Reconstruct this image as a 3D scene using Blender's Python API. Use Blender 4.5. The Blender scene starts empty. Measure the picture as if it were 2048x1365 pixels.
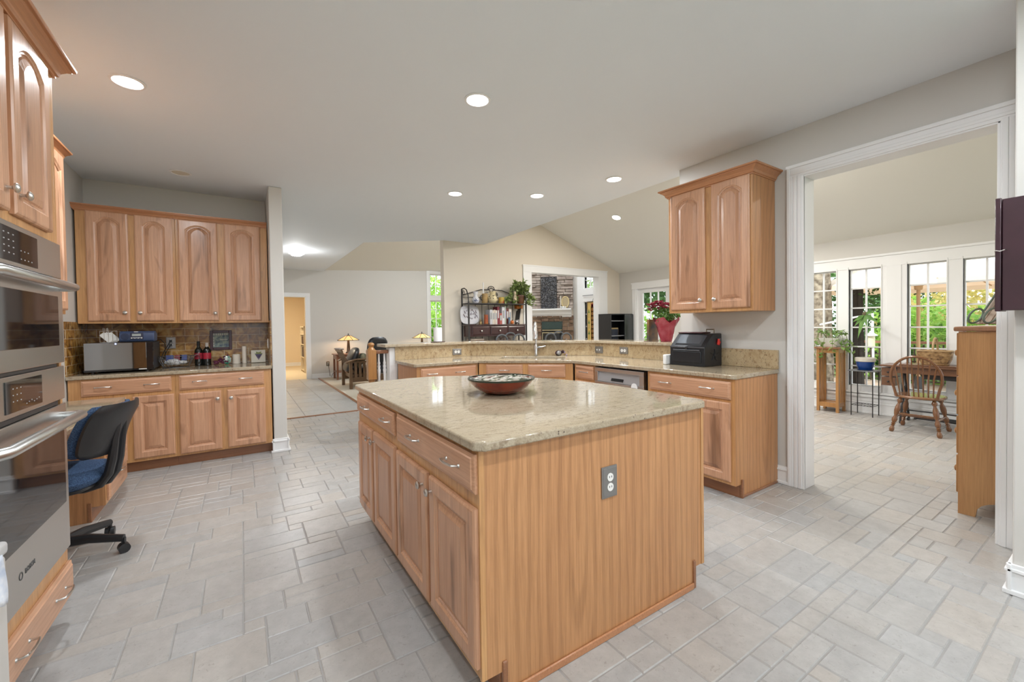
import bpy, bmesh, math, random
from mathutils import Vector, Matrix
from mathutils.geometry import tessellate_polygon
PI = math.pi
R = math.radians
scn = bpy.context.scene
C = scn.collection
# ------------------------------------------------------------------ camera
FPX, YAW, PITCH, ROLL, CX, CY, CAMH = 833.1, R(32.932), R(-1.0066), R(-.8381), 1022.5, 666.0, 1.283
fw = Vector((math.sin(YAW)*math.cos(PITCH), math.cos(YAW)*math.cos(PITCH), math.sin(PITCH)))
r0 = Vector((math.cos(YAW), -math.sin(YAW), 0)); u0 = r0.cross(fw)
rt = r0*math.cos(ROLL)+u0*math.sin(ROLL); up = -r0*math.sin(ROLL)+u0*math.cos(ROLL)
cd = bpy.data.cameras.new('camera'); cam = bpy.data.objects.new('camera', cd); C.objects.link(cam)
cam.matrix_world = Matrix(((rt.x, up.x, -fw.x, 0), (rt.y, up.y, -fw.y, 0), (rt.z, up.z, -fw.z, CAMH), (0, 0, 0, 1)))
cd.sensor_width = 36; cd.lens = FPX*36/2048; cd.clip_start = .03; cd.clip_end = 200
cd.shift_x = (1024-CX)/2048; cd.shift_y = (CY-682.5)/2048
scn.camera = cam
# ------------------------------------------------------------------ world, sun, exposure
w = bpy.data.worlds.new('sky'); scn.world = w; w.use_nodes = True
bg = w.node_tree.nodes['Background']; bg.inputs[0].default_value = (.86, .94, 1, 1); bg.inputs[1].default_value = 3.0
sl = bpy.data.lights.new('sun', 'SUN'); sl.energy = 4.5; sl.angle = R(1.0); sl.color = (1, .95, .86)
so = bpy.data.objects.new('sun', sl); C.objects.link(so); so.location = (0, 8, 12)
so.rotation_euler = Vector((.62, -.30, -.72)).to_track_quat('-Z', 'Y').to_euler()
scn.view_settings.view_transform = 'Standard'; scn.view_settings.look = 'None'
scn.view_settings.exposure = 0.03; scn.view_settings.gamma = 1; scn.view_settings.use_curve_mapping = False
LAMP = 22.0
# ------------------------------------------------------------------ helpers
def ray(px, py):
    return rt*((px-CX)/FPX) - up*((py-CY)/FPX) + fw
def at(px, py, ax, val):
    """world point seen at a photo pixel, on the plane axis = val"""
    d = ray(px, py); o = Vector((0, 0, CAMH)); return o + d*((val-o[ax])/d[ax])
class MB:
    def __init__(s): s.v = []; s.f = []; s.m = []
    def add(s, vs, fs, m=0):
        b = len(s.v); s.v += [tuple(v) for v in vs]; s.f += [tuple(i+b for i in f) for f in fs]; s.m += [m]*len(fs); return s
    def box(s, x0, x1, y0, y1, z0, z1, m=0):
        x0, x1 = min(x0, x1), max(x0, x1); y0, y1 = min(y0, y1), max(y0, y1); z0, z1 = min(z0, z1), max(z0, z1)
        return s.add([(x0,y0,z0),(x1,y0,z0),(x1,y1,z0),(x0,y1,z0),(x0,y0,z1),(x1,y0,z1),(x1,y1,z1),(x0,y1,z1)],
                     [(0,3,2,1),(4,5,6,7),(0,1,5,4),(1,2,6,5),(2,3,7,6),(3,0,4,7)], m)
    def bar(s, a, b, wx, wy, m=0, upv=(0,0,1)):
        """box beam from a to b, section wx (sideways) x wy"""
        a, b = Vector(a), Vector(b); d = (b-a).normalized(); u = Vector(upv)
        if abs(d.dot(u)) > .98: u = Vector((0, 1, 0))
        x = d.cross(u).normalized(); y = x.cross(d)
        vs = [p+x*sx*wx/2+y*sy*wy/2 for p in (a, b) for sx, sy in ((-1,-1),(1,-1),(1,1),(-1,1))]
        return s.add(vs, [(0,1,2,3),(7,6,5,4),(0,4,5,1),(1,5,6,2),(2,6,7,3),(3,7,4,0)], m)
    def prism(s, poly, z0, z1, m=0, f=None):
        """polygon (x,y) extruded z0..z1; f maps (x,y,z) elsewhere"""
        n = len(poly); f = f or (lambda x, y, z: (x, y, z))
        vs = [f(x, y, z0) for x, y in poly]+[f(x, y, z1) for x, y in poly]
        return s.add(vs, [tuple(range(n))[::-1], tuple(range(n, 2*n))]+[(i, (i+1) % n, (i+1) % n+n, i+n) for i in range(n)], m)
    def holed(s, outer, hole, z0, z1, m=0):
        no, nh = len(outer), len(hole)
        tri = tessellate_polygon([[Vector((x, y, 0)) for x, y in outer], [Vector((x, y, 0)) for x, y in hole]])
        pts = list(outer)+list(hole); n = no+nh
        vs = [(x, y, z0) for x, y in pts]+[(x, y, z1) for x, y in pts]
        fs = [tuple(t) for t in tri]+[tuple(i+n for i in t)[::-1] for t in tri]
        fs += [(i, (i+1) % no, (i+1) % no+n, i+n) for i in range(no)]
        fs += [(no+i, no+i+n, no+(i+1) % nh+n, no+(i+1) % nh) for i in range(nh)]
        return s.add(vs, fs, m)
    def tube(s, pts, r, n=8, closed=False, m=0):
        pts = [Vector(p) for p in pts]; k = len(pts); rs = r if isinstance(r, (list, tuple)) else [r]*k
        t0 = (pts[1]-pts[0]).normalized(); u = Vector((0, 0, 1)) if abs(t0.z) < .9 else Vector((1, 0, 0))
        vs = []
        for i, p in enumerate(pts):
            if closed: t = (pts[(i+1) % k]-pts[i-1]).normalized()
            else: t = (pts[min(i+1, k-1)]-pts[max(i-1, 0)]).normalized()
            x = t.cross(u).normalized(); y = x.cross(t).normalized(); u = y
            vs += [p+(x*math.cos(2*PI*j/n)+y*math.sin(2*PI*j/n))*rs[i] for j in range(n)]
        fs = []
        for i in range(k if closed else k-1):
            a, b = i*n, ((i+1) % k)*n
            fs += [(a+j, a+(j+1) % n, b+(j+1) % n, b+j) for j in range(n)]
        if not closed: fs += [tuple(range(n))[::-1], tuple(range((k-1)*n, k*n))]
        return s.add(vs, fs, m)
    def lathe(s, prof, c=(0, 0, 0), n=20, m=0, ax=(0, 0, 1), close=False):
        """profile [(r, h)] spun about axis ax through c"""
        c = Vector(c); a = Vector(ax).normalized()
        x = a.orthogonal().normalized(); y = a.cross(x)
        vs = [c+a*h+(x*math.cos(2*PI*j/n)+y*math.sin(2*PI*j/n))*max(r, 1e-4) for r, h in prof for j in range(n)]
        k = len(prof); fs = []
        for i in range(k-1 if not close else k):
            p, q = i*n, ((i+1) % k)*n
            fs += [(p+j, p+(j+1) % n, q+(j+1) % n, q+j) for j in range(n)]
        if not close: fs += [tuple(range(n))[::-1], tuple(range((k-1)*n, k*n))]
        return s.add(vs, fs, m)
    def ell(s, c, rx, ry, rz, n=12, k=8, m=0, rng=None, j=0):
        c = Vector(c); vs = []
        for i in range(k+1):
            th = PI*i/k
            for q in range(n):
                ph = 2*PI*q/n; g = 1+(rng.uniform(-j, j) if rng else 0)
                vs.append(c+Vector((rx*math.sin(th)*math.cos(ph), ry*math.sin(th)*math.sin(ph), rz*math.cos(th)))*g)
        fs = [(i*n+q, i*n+(q+1) % n, (i+1)*n+(q+1) % n, (i+1)*n+q) for i in range(k) for q in range(n)]
        return s.add(vs, fs, m)
    def leaf(s, p, d, nrm, L, W, m=0, fold=.25):
        p, d = Vector(p), Vector(d).normalized(); x = d.cross(Vector(nrm))
        x = x.normalized() if x.length > 1e-5 else d.orthogonal().normalized(); z = x.cross(d)
        return s.add([p, p+d*L*.35+x*W/2+z*W*fold, p+d*L, p+d*L*.35-x*W/2+z*W*fold, p+d*L*.45], [(0,1,4),(1,2,4),(2,3,4),(3,0,4)], m)
def rdir(g):
    while 1:
        v = Vector((g.uniform(-1,1), g.uniform(-1,1), g.uniform(-1,1)))
        if .05 < v.length < 1: return v.normalized()
def leaves(mb, c, rx, ry, rz, n, L, g, shell=.35, m=0, droop=.2):
    c = Vector(c)
    for _ in range(n):
        d = rdir(g); k = 1-g.random()**1.5*(1-shell)
        p = c+Vector((d.x*rx, d.y*ry, d.z*rz))*k
        e = (d*.6+rdir(g)-Vector((0,0,droop))).normalized(); l = L*g.uniform(.6, 1.3)
        mb.leaf(p, e, rdir(g), l, l*.6, m)
OFF = {}
def finish(name, mb, mats, off, smooth=True, bevel=0, ang=35, seg=2, recalc=True):
    me = bpy.data.meshes.new(name)
    me.from_pydata([(v[0]-off[0], v[1]-off[1], v[2]-off[2]) for v in mb.v], [], mb.f)
    if not isinstance(mats, (list, tuple)): mats = [mats]
    for m in mats: me.materials.append(m)
    me.polygons.foreach_set('material_index', mb.m)
    if recalc:
        b = bmesh.new(); b.from_mesh(me); bmesh.ops.recalc_face_normals(b, faces=b.faces); b.to_mesh(me); b.free()
    if smooth:
        me.polygons.foreach_set('use_smooth', [True]*len(me.polygons)); me.set_sharp_from_angle(angle=R(ang))
    o = bpy.data.objects.new(name, me); C.objects.link(o)
    if bevel:
        bv = o.modifiers.new('bevel', 'BEVEL'); bv.width = bevel; bv.segments = seg; bv.limit_method = 'ANGLE'; bv.angle_limit = R(40)
    return o
def T(name, label, cat, loc=(0,0,0), rz=0, group=None, local=False):
    """a thing: Empty at its base. local=True: parts are built in its own frame, else in world coordinates"""
    o = bpy.data.objects.new(name, None); C.objects.link(o); o.empty_display_size = .05
    o.location = loc; o.rotation_euler = (0, 0, rz); o['label'] = label; o['category'] = cat
    if group: o['group'] = group
    OFF[o.name] = (0,0,0) if local else tuple(loc)
    return o
def P(parent, name, mb, mats, label=None, **k):
    off = OFF[parent.name]; o = finish(name, mb, mats, off, **k); o.parent = parent; OFF[o.name] = off
    if label: o['label'] = label
    return o
def S(name, label, cat, mb, mats, loc=(0,0,0), group=None, **k):
    """a thing that is one mesh (built in world coordinates, origin at loc)"""
    o = finish(name, mb, mats, loc, **k); o.location = loc; o['label'] = label; o['category'] = cat
    if group: o['group'] = group
    OFF[o.name] = tuple(loc); return o
def K(name, mb, mats, parent=None, **k):
    """setting"""
    if parent: return P(parent, name, mb, mats, **k)
    o = finish(name, mb, mats, (0,0,0), **k); o['kind'] = 'structure'; OFF[o.name] = (0,0,0); return o
def dup(root, loc, rz=0, label=None, group=None, scale=None):
    r = root.copy(); C.objects.link(r); r.location = loc; r.rotation_euler = (0,0,rz)
    if label: r['label'] = label
    if group: r['group'] = group
    if scale: r.scale = scale
    for ch in list(root.children):
        c = ch.copy(); C.objects.link(c); c.parent = r
        for g in ch.children:
            d = g.copy(); C.objects.link(d); d.parent = c
    return r
def off_poly(pts, d):
    """offset an open polyline sideways (to its left) by d"""
    out = []; n = len(pts); P2 = [Vector(p) for p in pts]
    for i in range(n):
        e0 = (P2[i]-P2[i-1]).normalized() if i else None; e1 = (P2[i+1]-P2[i]).normalized() if i < n-1 else None
        if e0 is None: q = P2[i]+Vector((-e1.y, e1.x))*d
        elif e1 is None: q = P2[i]+Vector((-e0.y, e0.x))*d
        else:
            n0, n1 = Vector((-e0.y, e0.x)), Vector((-e1.y, e1.x)); b = (n0+n1).normalized(); q = P2[i]+b*(d/b.dot(n0))
        out.append((q.x, q.y))
    return out
def arc(c, r, a0, a1, n, pl='xz'):
    out = []
    for i in range(n+1):
        a = R(a0+(a1-a0)*i/n); x, y = r*math.cos(a), r*math.sin(a)
        out.append({'xz': (c[0]+x, c[1], c[2]+y), 'yz': (c[0], c[1]+x, c[2]+y), 'xy': (c[0]+x, c[1]+y, c[2])}[pl])
    return out
# ------------------------------------------------------------------ materials
def M0(name):
    m = bpy.data.materials.new(name); m.use_nodes = True; nt = m.node_tree
    return m, nt, nt.nodes['Principled BSDF']
def rgba(c): return (c[0], c[1], c[2], 1)
def mat(name, col, rough=.5, metal=0, bump=0, bscale=60, var=0, vscale=4, col2=None, coat=0, emis=None, estr=0, spec=None):
    m, nt, b = M0(name); b.inputs['Base Color'].default_value = rgba(col); b.inputs['Roughness'].default_value = rough
    b.inputs['Metallic'].default_value = metal
    if coat: b.inputs['Coat Weight'].default_value = coat; b.inputs['Coat Roughness'].default_value = .08
    if spec is not None: b.inputs['Specular IOR Level'].default_value = spec
    if emis: b.inputs['Emission Color'].default_value = rgba(emis); b.inputs['Emission Strength'].default_value = estr
    tc = nt.nodes.new('ShaderNodeTexCoord')
    if var or col2:
        c2 = col2 or tuple(max(0, x*(1-var)) for x in col)
        n = nt.nodes.new('ShaderNodeTexNoise'); n.inputs['Scale'].default_value = vscale; n.inputs['Detail'].default_value = 5
        cr = nt.nodes.new('ShaderNodeValToRGB'); cr.color_ramp.elements[0].position = .35; cr.color_ramp.elements[1].position = .65
        cr.color_ramp.elements[0].color = rgba(col); cr.color_ramp.elements[1].color = rgba(c2)
        nt.links.new(tc.outputs['Object'], n.inputs['Vector']); nt.links.new(n.outputs['Fac'], cr.inputs['Fac']); nt.links.new(cr.outputs['Color'], b.inputs['Base Color'])
    if bump:
        n = nt.nodes.new('ShaderNodeTexNoise'); n.inputs['Scale'].default_value = bscale; n.inputs['Detail'].default_value = 3
        bp = nt.nodes.new('ShaderNodeBump'); bp.inputs['Strength'].default_value = bump; bp.inputs['Distance'].default_value = .01
        nt.links.new(tc.outputs['Object'], n.inputs['Vector']); nt.links.new(n.outputs['Fac'], bp.inputs['Height']); nt.links.new(bp.outputs['Normal'], b.inputs['Normal'])
    return m
def ramp(nt, stops):
    cr = nt.nodes.new('ShaderNodeValToRGB'); e = cr.color_ramp.elements
    while len(e) < len(stops): e.new(.5)
    for i, (p, c) in enumerate(stops): e[i].position = p; e[i].color = rgba(c)
    return cr
def mixc(nt, fac, a, b, mode='MIX'):
    mx = nt.nodes.new('ShaderNodeMix'); mx.data_type = 'RGBA'; mx.blend_type = mode
    for s, v in ((0, fac), (6, a), (7, b)):
        if hasattr(v, 'links'): nt.links.new(v, mx.inputs[s])
        elif isinstance(v, tuple): mx.inputs[s].default_value = rgba(v)
        else: mx.inputs[s].default_value = v
    return mx.outputs[2]
def wood(name, c1, c2, c3, ax='z', rough=.36, streak=.5, big=1.0, coat=.25, cath=0):
    """c1 base, c2 grain, c3 heartwood streaks; grain runs along ax in the part's own frame"""
    m, nt, b = M0(name); N, L = nt.nodes.new, nt.links.new
    tc = N('ShaderNodeTexCoord'); oi = N('ShaderNodeObjectInfo')
    ml = N('ShaderNodeMath'); ml.operation = 'MULTIPLY'; ml.inputs[1].default_value = 37.0; L(oi.outputs['Random'], ml.inputs[0])
    va = N('ShaderNodeVectorMath'); va.operation = 'ADD'; L(tc.outputs['Object'], va.inputs[0]); L(ml.outputs[0], va.inputs[1])
    def mp(al, ac):
        p = N('ShaderNodeMapping'); s = [ac, ac, ac]; s['xyz'.index(ax)] = al; p.inputs['Scale'].default_value = s; L(va.outputs[0], p.inputs['Vector']); return p.outputs[0]
    n1 = N('ShaderNodeTexNoise'); n1.inputs['Scale'].default_value = 1; n1.inputs['Detail'].default_value = 4; n1.inputs['Distortion'].default_value = .6; L(mp(.9*big, 6*big), n1.inputs['Vector'])
    n2 = N('ShaderNodeTexNoise'); n2.inputs['Scale'].default_value = 1; n2.inputs['Detail'].default_value = 6; n2.inputs['Roughness'].default_value = .7; L(mp(4, 130), n2.inputs['Vector'])
    n3 = N('ShaderNodeTexNoise'); n3.inputs['Scale'].default_value = 1; n3.inputs['Detail'].default_value = 3; n3.inputs['Distortion'].default_value = 1.5; L(mp(1.3*big, 8*big), n3.inputs['Vector'])
    cr = ramp(nt, [(.3, c1), (.7, c2)]); L(n1.outputs['Fac'], cr.inputs['Fac'])
    r3 = ramp(nt, [(.58, (0,0,0)), (.74, (streak,)*3)]); L(n3.outputs['Fac'], r3.inputs['Fac'])
    col = mixc(nt, r3.outputs['Color'], cr.outputs['Color'], c3)
    r2 = ramp(nt, [(.3, (.78,.74,.7)), (.6, (1.04,1.04,1.04))]); L(n2.outputs['Fac'], r2.inputs['Fac'])
    col = mixc(nt, 1.0, col, r2.outputs['Color'], 'MULTIPLY')
    if cath:
        wv = N('ShaderNodeTexWave'); wv.wave_type = 'RINGS'; wv.rings_direction = 'X'
        wv.inputs['Scale'].default_value = cath; wv.inputs['Distortion'].default_value = 4.5; wv.inputs['Detail'].default_value = 2; wv.inputs['Detail Scale'].default_value = 1.4
        pm = N('ShaderNodeMapping'); pm.inputs['Scale'].default_value = (1, 2.0, .22); pm.inputs['Location'].default_value = (-1.6, -.85, -.12); L(tc.outputs['Object'], pm.inputs['Vector']); L(pm.outputs[0], wv.inputs['Vector'])
        rw = ramp(nt, [(.12, (.66,.62,.58)), (.42, (1.02,1.02,1.02))]); L(wv.outputs['Fac'], rw.inputs['Fac'])
        col = mixc(nt, .42, col, rw.outputs['Color'], 'MULTIPLY')
    L(col, b.inputs['Base Color']); b.inputs['Roughness'].default_value = rough
    b.inputs['Coat Weight'].default_value = coat; b.inputs['Coat Roughness'].default_value = .2
    bp = N('ShaderNodeBump'); bp.inputs['Strength'].default_value = .08; bp.inputs['Distance'].default_value = .004; L(n2.outputs['Fac'], bp.inputs['Height']); L(bp.outputs['Normal'], b.inputs['Normal'])
    return m
def granite(name, c1, c2, vein, dark, rough=.07, sp=.5, stretch=(1, 1, 1), rot=0, scale=1.0):
    m, nt, b = M0(name); N, L = nt.nodes.new, nt.links.new
    tc = N('ShaderNodeTexCoord'); p = N('ShaderNodeMapping'); p.inputs['Scale'].default_value = [s*scale for s in stretch]; p.inputs['Rotation'].default_value = (0, rot if rot < 0 else 0, rot if rot > 0 else 0)
    L(tc.outputs['Object'], p.inputs['Vector'])
    def nz(s, d=4, dist=0):
        n = N('ShaderNodeTexNoise'); n.inputs['Scale'].default_value = s; n.inputs['Detail'].default_value = d; n.inputs['Distortion'].default_value = dist; L(p.outputs[0], n.inputs['Vector']); return n.outputs['Fac']
    def rp(x, st): r = ramp(nt, st); L(x, r.inputs['Fac']); return r.outputs['Color']
    col = rp(nz(9, 6, .8), [(.3, c1), (.7, c2)])
    col = mixc(nt, rp(nz(26, 5, .5), [(.54, (0,0,0)), (.66, (.75,)*3)]), col, vein)
    v = N('ShaderNodeTexVoronoi'); v.inputs['Scale'].default_value = 55; L(p.outputs[0], v.inputs['Vector'])
    spk = rp(v.outputs['Distance'], [(.10, (1,1,1)), (.26, (0,0,0))]); gate = rp(nz(14, 3), [(.56-.1*sp, (0,0,0)), (.66-.1*sp, (1,1,1))])
    col = mixc(nt, mixc(nt, 1.0, spk, gate, 'MULTIPLY'), col, dark)
    fine = rp(nz(150, 2), [(.35, (.86,.84,.8)), (.65, (1.08,1.08,1.08))])
    col = mixc(nt, 1.0, col, fine, 'MULTIPLY')
    L(col, b.inputs['Base Color']); b.inputs['Roughness'].default_value = rough; b.inputs['Specular IOR Level'].default_value = .6
    return m
def glass_pane(name, tint=(1,1,1), refl=1.0):
    m, nt, b = M0(name); N, L = nt.nodes.new, nt.links.new; nt.nodes.remove(b)
    t = N('ShaderNodeBsdfTransparent'); t.inputs[0].default_value = rgba(tint); g = N('ShaderNodeBsdfGlossy'); g.inputs['Roughness'].default_value = .02
    fr = N('ShaderNodeFresnel'); fr.inputs[0].default_value = 1.45; mu = N('ShaderNodeMath'); mu.operation = 'MULTIPLY'; mu.inputs[1].default_value = refl*.6; L(fr.outputs[0], mu.inputs[0])
    mx = N('ShaderNodeMixShader'); L(mu.outputs[0], mx.inputs[0]); L(t.outputs[0], mx.inputs[1]); L(g.outputs[0], mx.inputs[2]); L(mx.outputs[0], nt.nodes['Material Output'].inputs['Surface'])
    return m
def leafmat(name, cs, scale=3.0, tr=.35):
    m, nt, b = M0(name); N, L = nt.nodes.new, nt.links.new
    tc = N('ShaderNodeTexCoord'); n = N('ShaderNodeTexNoise'); n.inputs['Scale'].default_value = scale; n.inputs['Detail'].default_value = 8; n.inputs['Roughness'].default_value = .8
    L(tc.outputs['Object'], n.inputs['Vector']); k = len(cs); r = ramp(nt, [(.32+.36*i/(k-1), c) for i, c in enumerate(cs)]); L(n.outputs['Fac'], r.inputs['Fac'])
    L(r.outputs['Color'], b.inputs['Base Color']); b.inputs['Roughness'].default_value = .5
    t = N('ShaderNodeBsdfTranslucent'); L(r.outputs['Color'], t.inputs[0]); mx = N('ShaderNodeMixShader'); mx.inputs[0].default_value = tr
    L(b.outputs[0], mx.inputs[1]); L(t.outputs[0], mx.inputs[2]); L(mx.outputs[0], nt.nodes['Material Output'].inputs['Surface'])
    return m
WALL = mat('wall_paint', (.64,.62,.585), .6, bump=.03, bscale=180)
WALLC = mat('cream_paint', (.73,.66,.56), .6, bump=.03, bscale=180)
WALLY = mat('peach_paint', (.78,.66,.48), .6)
CEIL = mat('ceiling_paint', (.81,.85,.89), .75, bump=.03, bscale=200)
CEILV = mat('vault_paint', (.82,.80,.74), .75, bump=.03, bscale=200)
WHITE = mat('white_trim', (.84,.84,.84), .35)
DOORW = {a: wood('hickory_'+a, (.65,.37,.23), (.53,.28,.16), (.28,.135,.07), a, streak=.85) for a in 'xz'}
DOORP = wood('hickory_panel', (.61,.34,.205), (.45,.225,.125), (.23,.11,.058), 'z', streak=.85, big=.75)
FRAMEW = {a: wood('oak_frame_'+a, (.64,.355,.15), (.53,.27,.105), (.33,.155,.065), a, big=1.6, streak=.6) for a in 'xyz'}
PANELW = wood('oak_veneer', (.55,.28,.122), (.49,.235,.10), (.38,.17,.07), 'z', rough=.42, streak=.06, cath=3.4, coat=.1, big=.8)
CROWNW = wood('crown_wood', (.54,.25,.115), (.46,.20,.09), (.35,.14,.06), 'x', streak=.3)
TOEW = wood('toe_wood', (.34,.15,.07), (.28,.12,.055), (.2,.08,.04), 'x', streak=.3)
NICKEL = mat('brushed_nickel', (.62,.60,.57), .28, 1)
CHROME = mat('chrome', (.75,.75,.76), .12, 1)
def steelmat(name, c=(.58,.565,.55), rough=.27, ax='x'):
    m, nt, b = M0(name); N, L = nt.nodes.new, nt.links.new
    b.inputs['Base Color'].default_value = rgba(c); b.inputs['Metallic'].default_value = 1; b.inputs['Roughness'].default_value = rough
    tc = N('ShaderNodeTexCoord'); p = N('ShaderNodeMapping'); s = [300, 300, 300]; s['xyz'.index(ax)] = 4; p.inputs['Scale'].default_value = s; L(tc.outputs['Object'], p.inputs['Vector'])
    n = N('ShaderNodeTexNoise'); n.inputs['Scale'].default_value = 1; L(p.outputs[0], n.inputs['Vector'])
    bp = N('ShaderNodeBump'); bp.inputs['Strength'].default_value = .05; bp.inputs['Distance'].default_value = .002; L(n.outputs['Fac'], bp.inputs['Height']); L(bp.outputs['Normal'], b.inputs['Normal'])
    return m
STEEL = steelmat('stainless_steel')
BLACKGL = mat('black_glass', (.012,.012,.014), .04, spec=.7)
BLACKPL = mat('black_plastic', (.02,.02,.022), .4)
BLACKM = mat('black_iron', (.025,.022,.022), .5)
GREYM = mat('grey_iron', (.075,.08,.085), .5)
PEWTER = mat('pewter_plate', (.30,.29,.28), .42, .8, bump=.05, bscale=90)
IVORY = mat('ivory_plastic', (.82,.80,.76), .35)
GRAN = granite('granite_polished', (.46,.385,.285), (.40,.325,.225), (.27,.20,.135), (.10,.07,.06), .06, .42, (1, 2.6, 1), R(20))
GRANE = granite('granite_splash', (.54,.42,.26), (.44,.32,.18), (.30,.19,.10), (.035,.03,.028), .16, 1.3, (1.5, 1.5, 1), 0)
GLASS = glass_pane('window_glass')
# ================================================================== SETTING
XL, XR, XR2, XS, YB, YG, YF, ZC = -1.25, 3.58, 3.724, 7.24, 5.60, 6.62, 11.65, 2.756
YN = -2.6
def tilemat():
    m, nt, b = M0('vinyl_tile'); N, L = nt.nodes.new, nt.links.new
    a = N('ShaderNodeVertexColor'); a.layer_name = 'tint'; tc = N('ShaderNodeTexCoord')
    n = N('ShaderNodeTexNoise'); n.inputs['Scale'].default_value = 14; n.inputs['Detail'].default_value = 8; n.inputs['Roughness'].default_value = .7; L(tc.outputs['Object'], n.inputs['Vector'])
    n2 = N('ShaderNodeTexNoise'); n2.inputs['Scale'].default_value = 45; n2.inputs['Detail'].default_value = 4; n2.inputs['Distortion'].default_value = 2; L(tc.outputs['Object'], n2.inputs['Vector'])
    r = ramp(nt, [(.3, (.86,.855,.85)), (.68, (1.06,1.06,1.06))]); L(n.outputs['Fac'], r.inputs['Fac'])
    r2 = ramp(nt, [(.27, (.72,.69,.66)), (.40, (1,1,1))]); L(n2.outputs['Fac'], r2.inputs['Fac'])
    c = mixc(nt, 1.0, a.outputs['Color'], r.outputs['Color'], 'MULTIPLY'); c = mixc(nt, .7, c, r2.outputs['Color'], 'MULTIPLY')
    L(c, b.inputs['Base Color']); b.inputs['Roughness'].default_value = .33; b.inputs['Specular IOR Level'].default_value = .4
    bp = N('ShaderNodeBump'); bp.inputs['Strength'].default_value = .12; bp.inputs['Distance'].default_value = .004; L(n.outputs['Fac'], bp.inputs['Height']); L(bp.outputs['Normal'], b.inputs['Normal'])
    return m
GROUT = mat('tile_grout', (.345,.33,.315), .7)
def tiled_floor(name, x0, x1, y0, y1, u, sizes, base, spread, gap, seed, zt=0.0):
    g = random.Random(seed); nx, ny = int((x1-x0)/u+.999), int((y1-y0)/u+.999); used = [[0]*nx for _ in range(ny)]
    mb = MB(); cols = []
    for j in range(ny):
        for i in range(nx):
            if used[j][i]: continue
            for _ in range(12):
                a, b = g.choice(sizes)
                if j % 6+b <= 6 and i+a <= nx and j+b <= ny and not any(used[j+q][i+p] for p in range(a) for q in range(b)): break
            else: a = b = 1
            for p in range(a):
                for q in range(b): used[j+q][i+p] = 1
            X0, X1, Y0, Y1 = x0+i*u, min(x0+(i+a)*u, x1), y0+j*u, min(y0+(j+b)*u, y1); h, e = gap/2, gap/2+.004
            if X1-X0 < .02 or Y1-Y0 < .02: continue
            mb.add([(X0+h,Y0+h,zt-.004),(X1-h,Y0+h,zt-.004),(X1-h,Y1-h,zt-.004),(X0+h,Y1-h,zt-.004),(X0+e,Y0+e,zt),(X1-e,Y0+e,zt),(X1-e,Y1-e,zt),(X0+e,Y1-e,zt)],
                   [(4,5,6,7),(0,1,5,4),(1,2,6,5),(2,3,7,6),(3,0,4,7)])
            k = g.uniform(1-spread, 1+spread*.5); wv = g.uniform(-.012, .014)
            cols += [(base[0]*k+wv, base[1]*k, base[2]*k-wv, 1)]*20
    nt_ = len(cols)//20; mb.box(x0, x1, y0, y1, zt-.12, zt-.0035, 1); cols += [(.4,.4,.4,1)]*24
    o = K(name, mb, [TILE, GROUT], smooth=False, recalc=False)
    at_ = o.data.color_attributes.new('tint', 'FLOAT_COLOR', 'CORNER')
    at_.data.foreach_set('color', [c for q in cols for c in q]); return o
TILE = tilemat()
SZ = [(4,2)]*4+[(3,2)]*5+[(2,2)]*5+[(2,1)]*5+[(3,1)]*4+[(4,1)]*2+[(3,3)]*2+[(2,3)]*2
tiled_floor('floor', XL, XS, YN, 6.66, .082, SZ, (.435,.415,.395), .055, .004, 4)
tiled_floor('floor_foyer', -.1, 1.62, 6.69, YF+.1, .43, [(1,1)], (.47,.46,.44), .05, .008, 9)
CARPET = mat('carpet_pile', (.62,.56,.46), .95, bump=.5, bscale=350)
K('floor_living', MB().box(1.65, XS+2.5, 6.69, YF+.1, -.12, -.002), CARPET, smooth=False)
K('floor_study', MB().box(-.6, 2.2, YF+.1, 16.2, -.12, -.002), mat('study_carpet', (.70,.60,.44), .95), smooth=False)
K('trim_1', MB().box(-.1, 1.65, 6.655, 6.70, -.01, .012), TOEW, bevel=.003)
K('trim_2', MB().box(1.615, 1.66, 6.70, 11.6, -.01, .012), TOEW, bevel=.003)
# ---- flat kitchen + hall ceiling
cp = [(XL-.12, YN), (XR2, YN), (XR2, YG), (2.93, YG), (1.81, 7.45), (1.81, YF+.12), (-.4, YF+.12), (-.4, YB+.1), (XL-.12, YB+.1)]
K('ceiling', MB().prism(cp, ZC, ZC+.15), CEIL, smooth=False)
# ---- vaulted sunroom ceiling (ridge along y)
XRG = 4.977
def vz(x): return 3.27-(.41 if x < XRG else .372)*abs(x-XRG)
mb = MB()
for xa, xb in ((XR2, XRG), (XRG, XS+.12)):
    f = lambda x, y, z: (x, z, y)
    mb.prism([(xa, vz(xa)), (xb, vz(xb)), (xb, vz(xb)+.15), (xa, vz(xa)+.15)], YN, YG+.1, f=lambda x, y, z: (x, z, y))
K('ceiling_sunroom', mb, CEILV, smooth=False)
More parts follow.
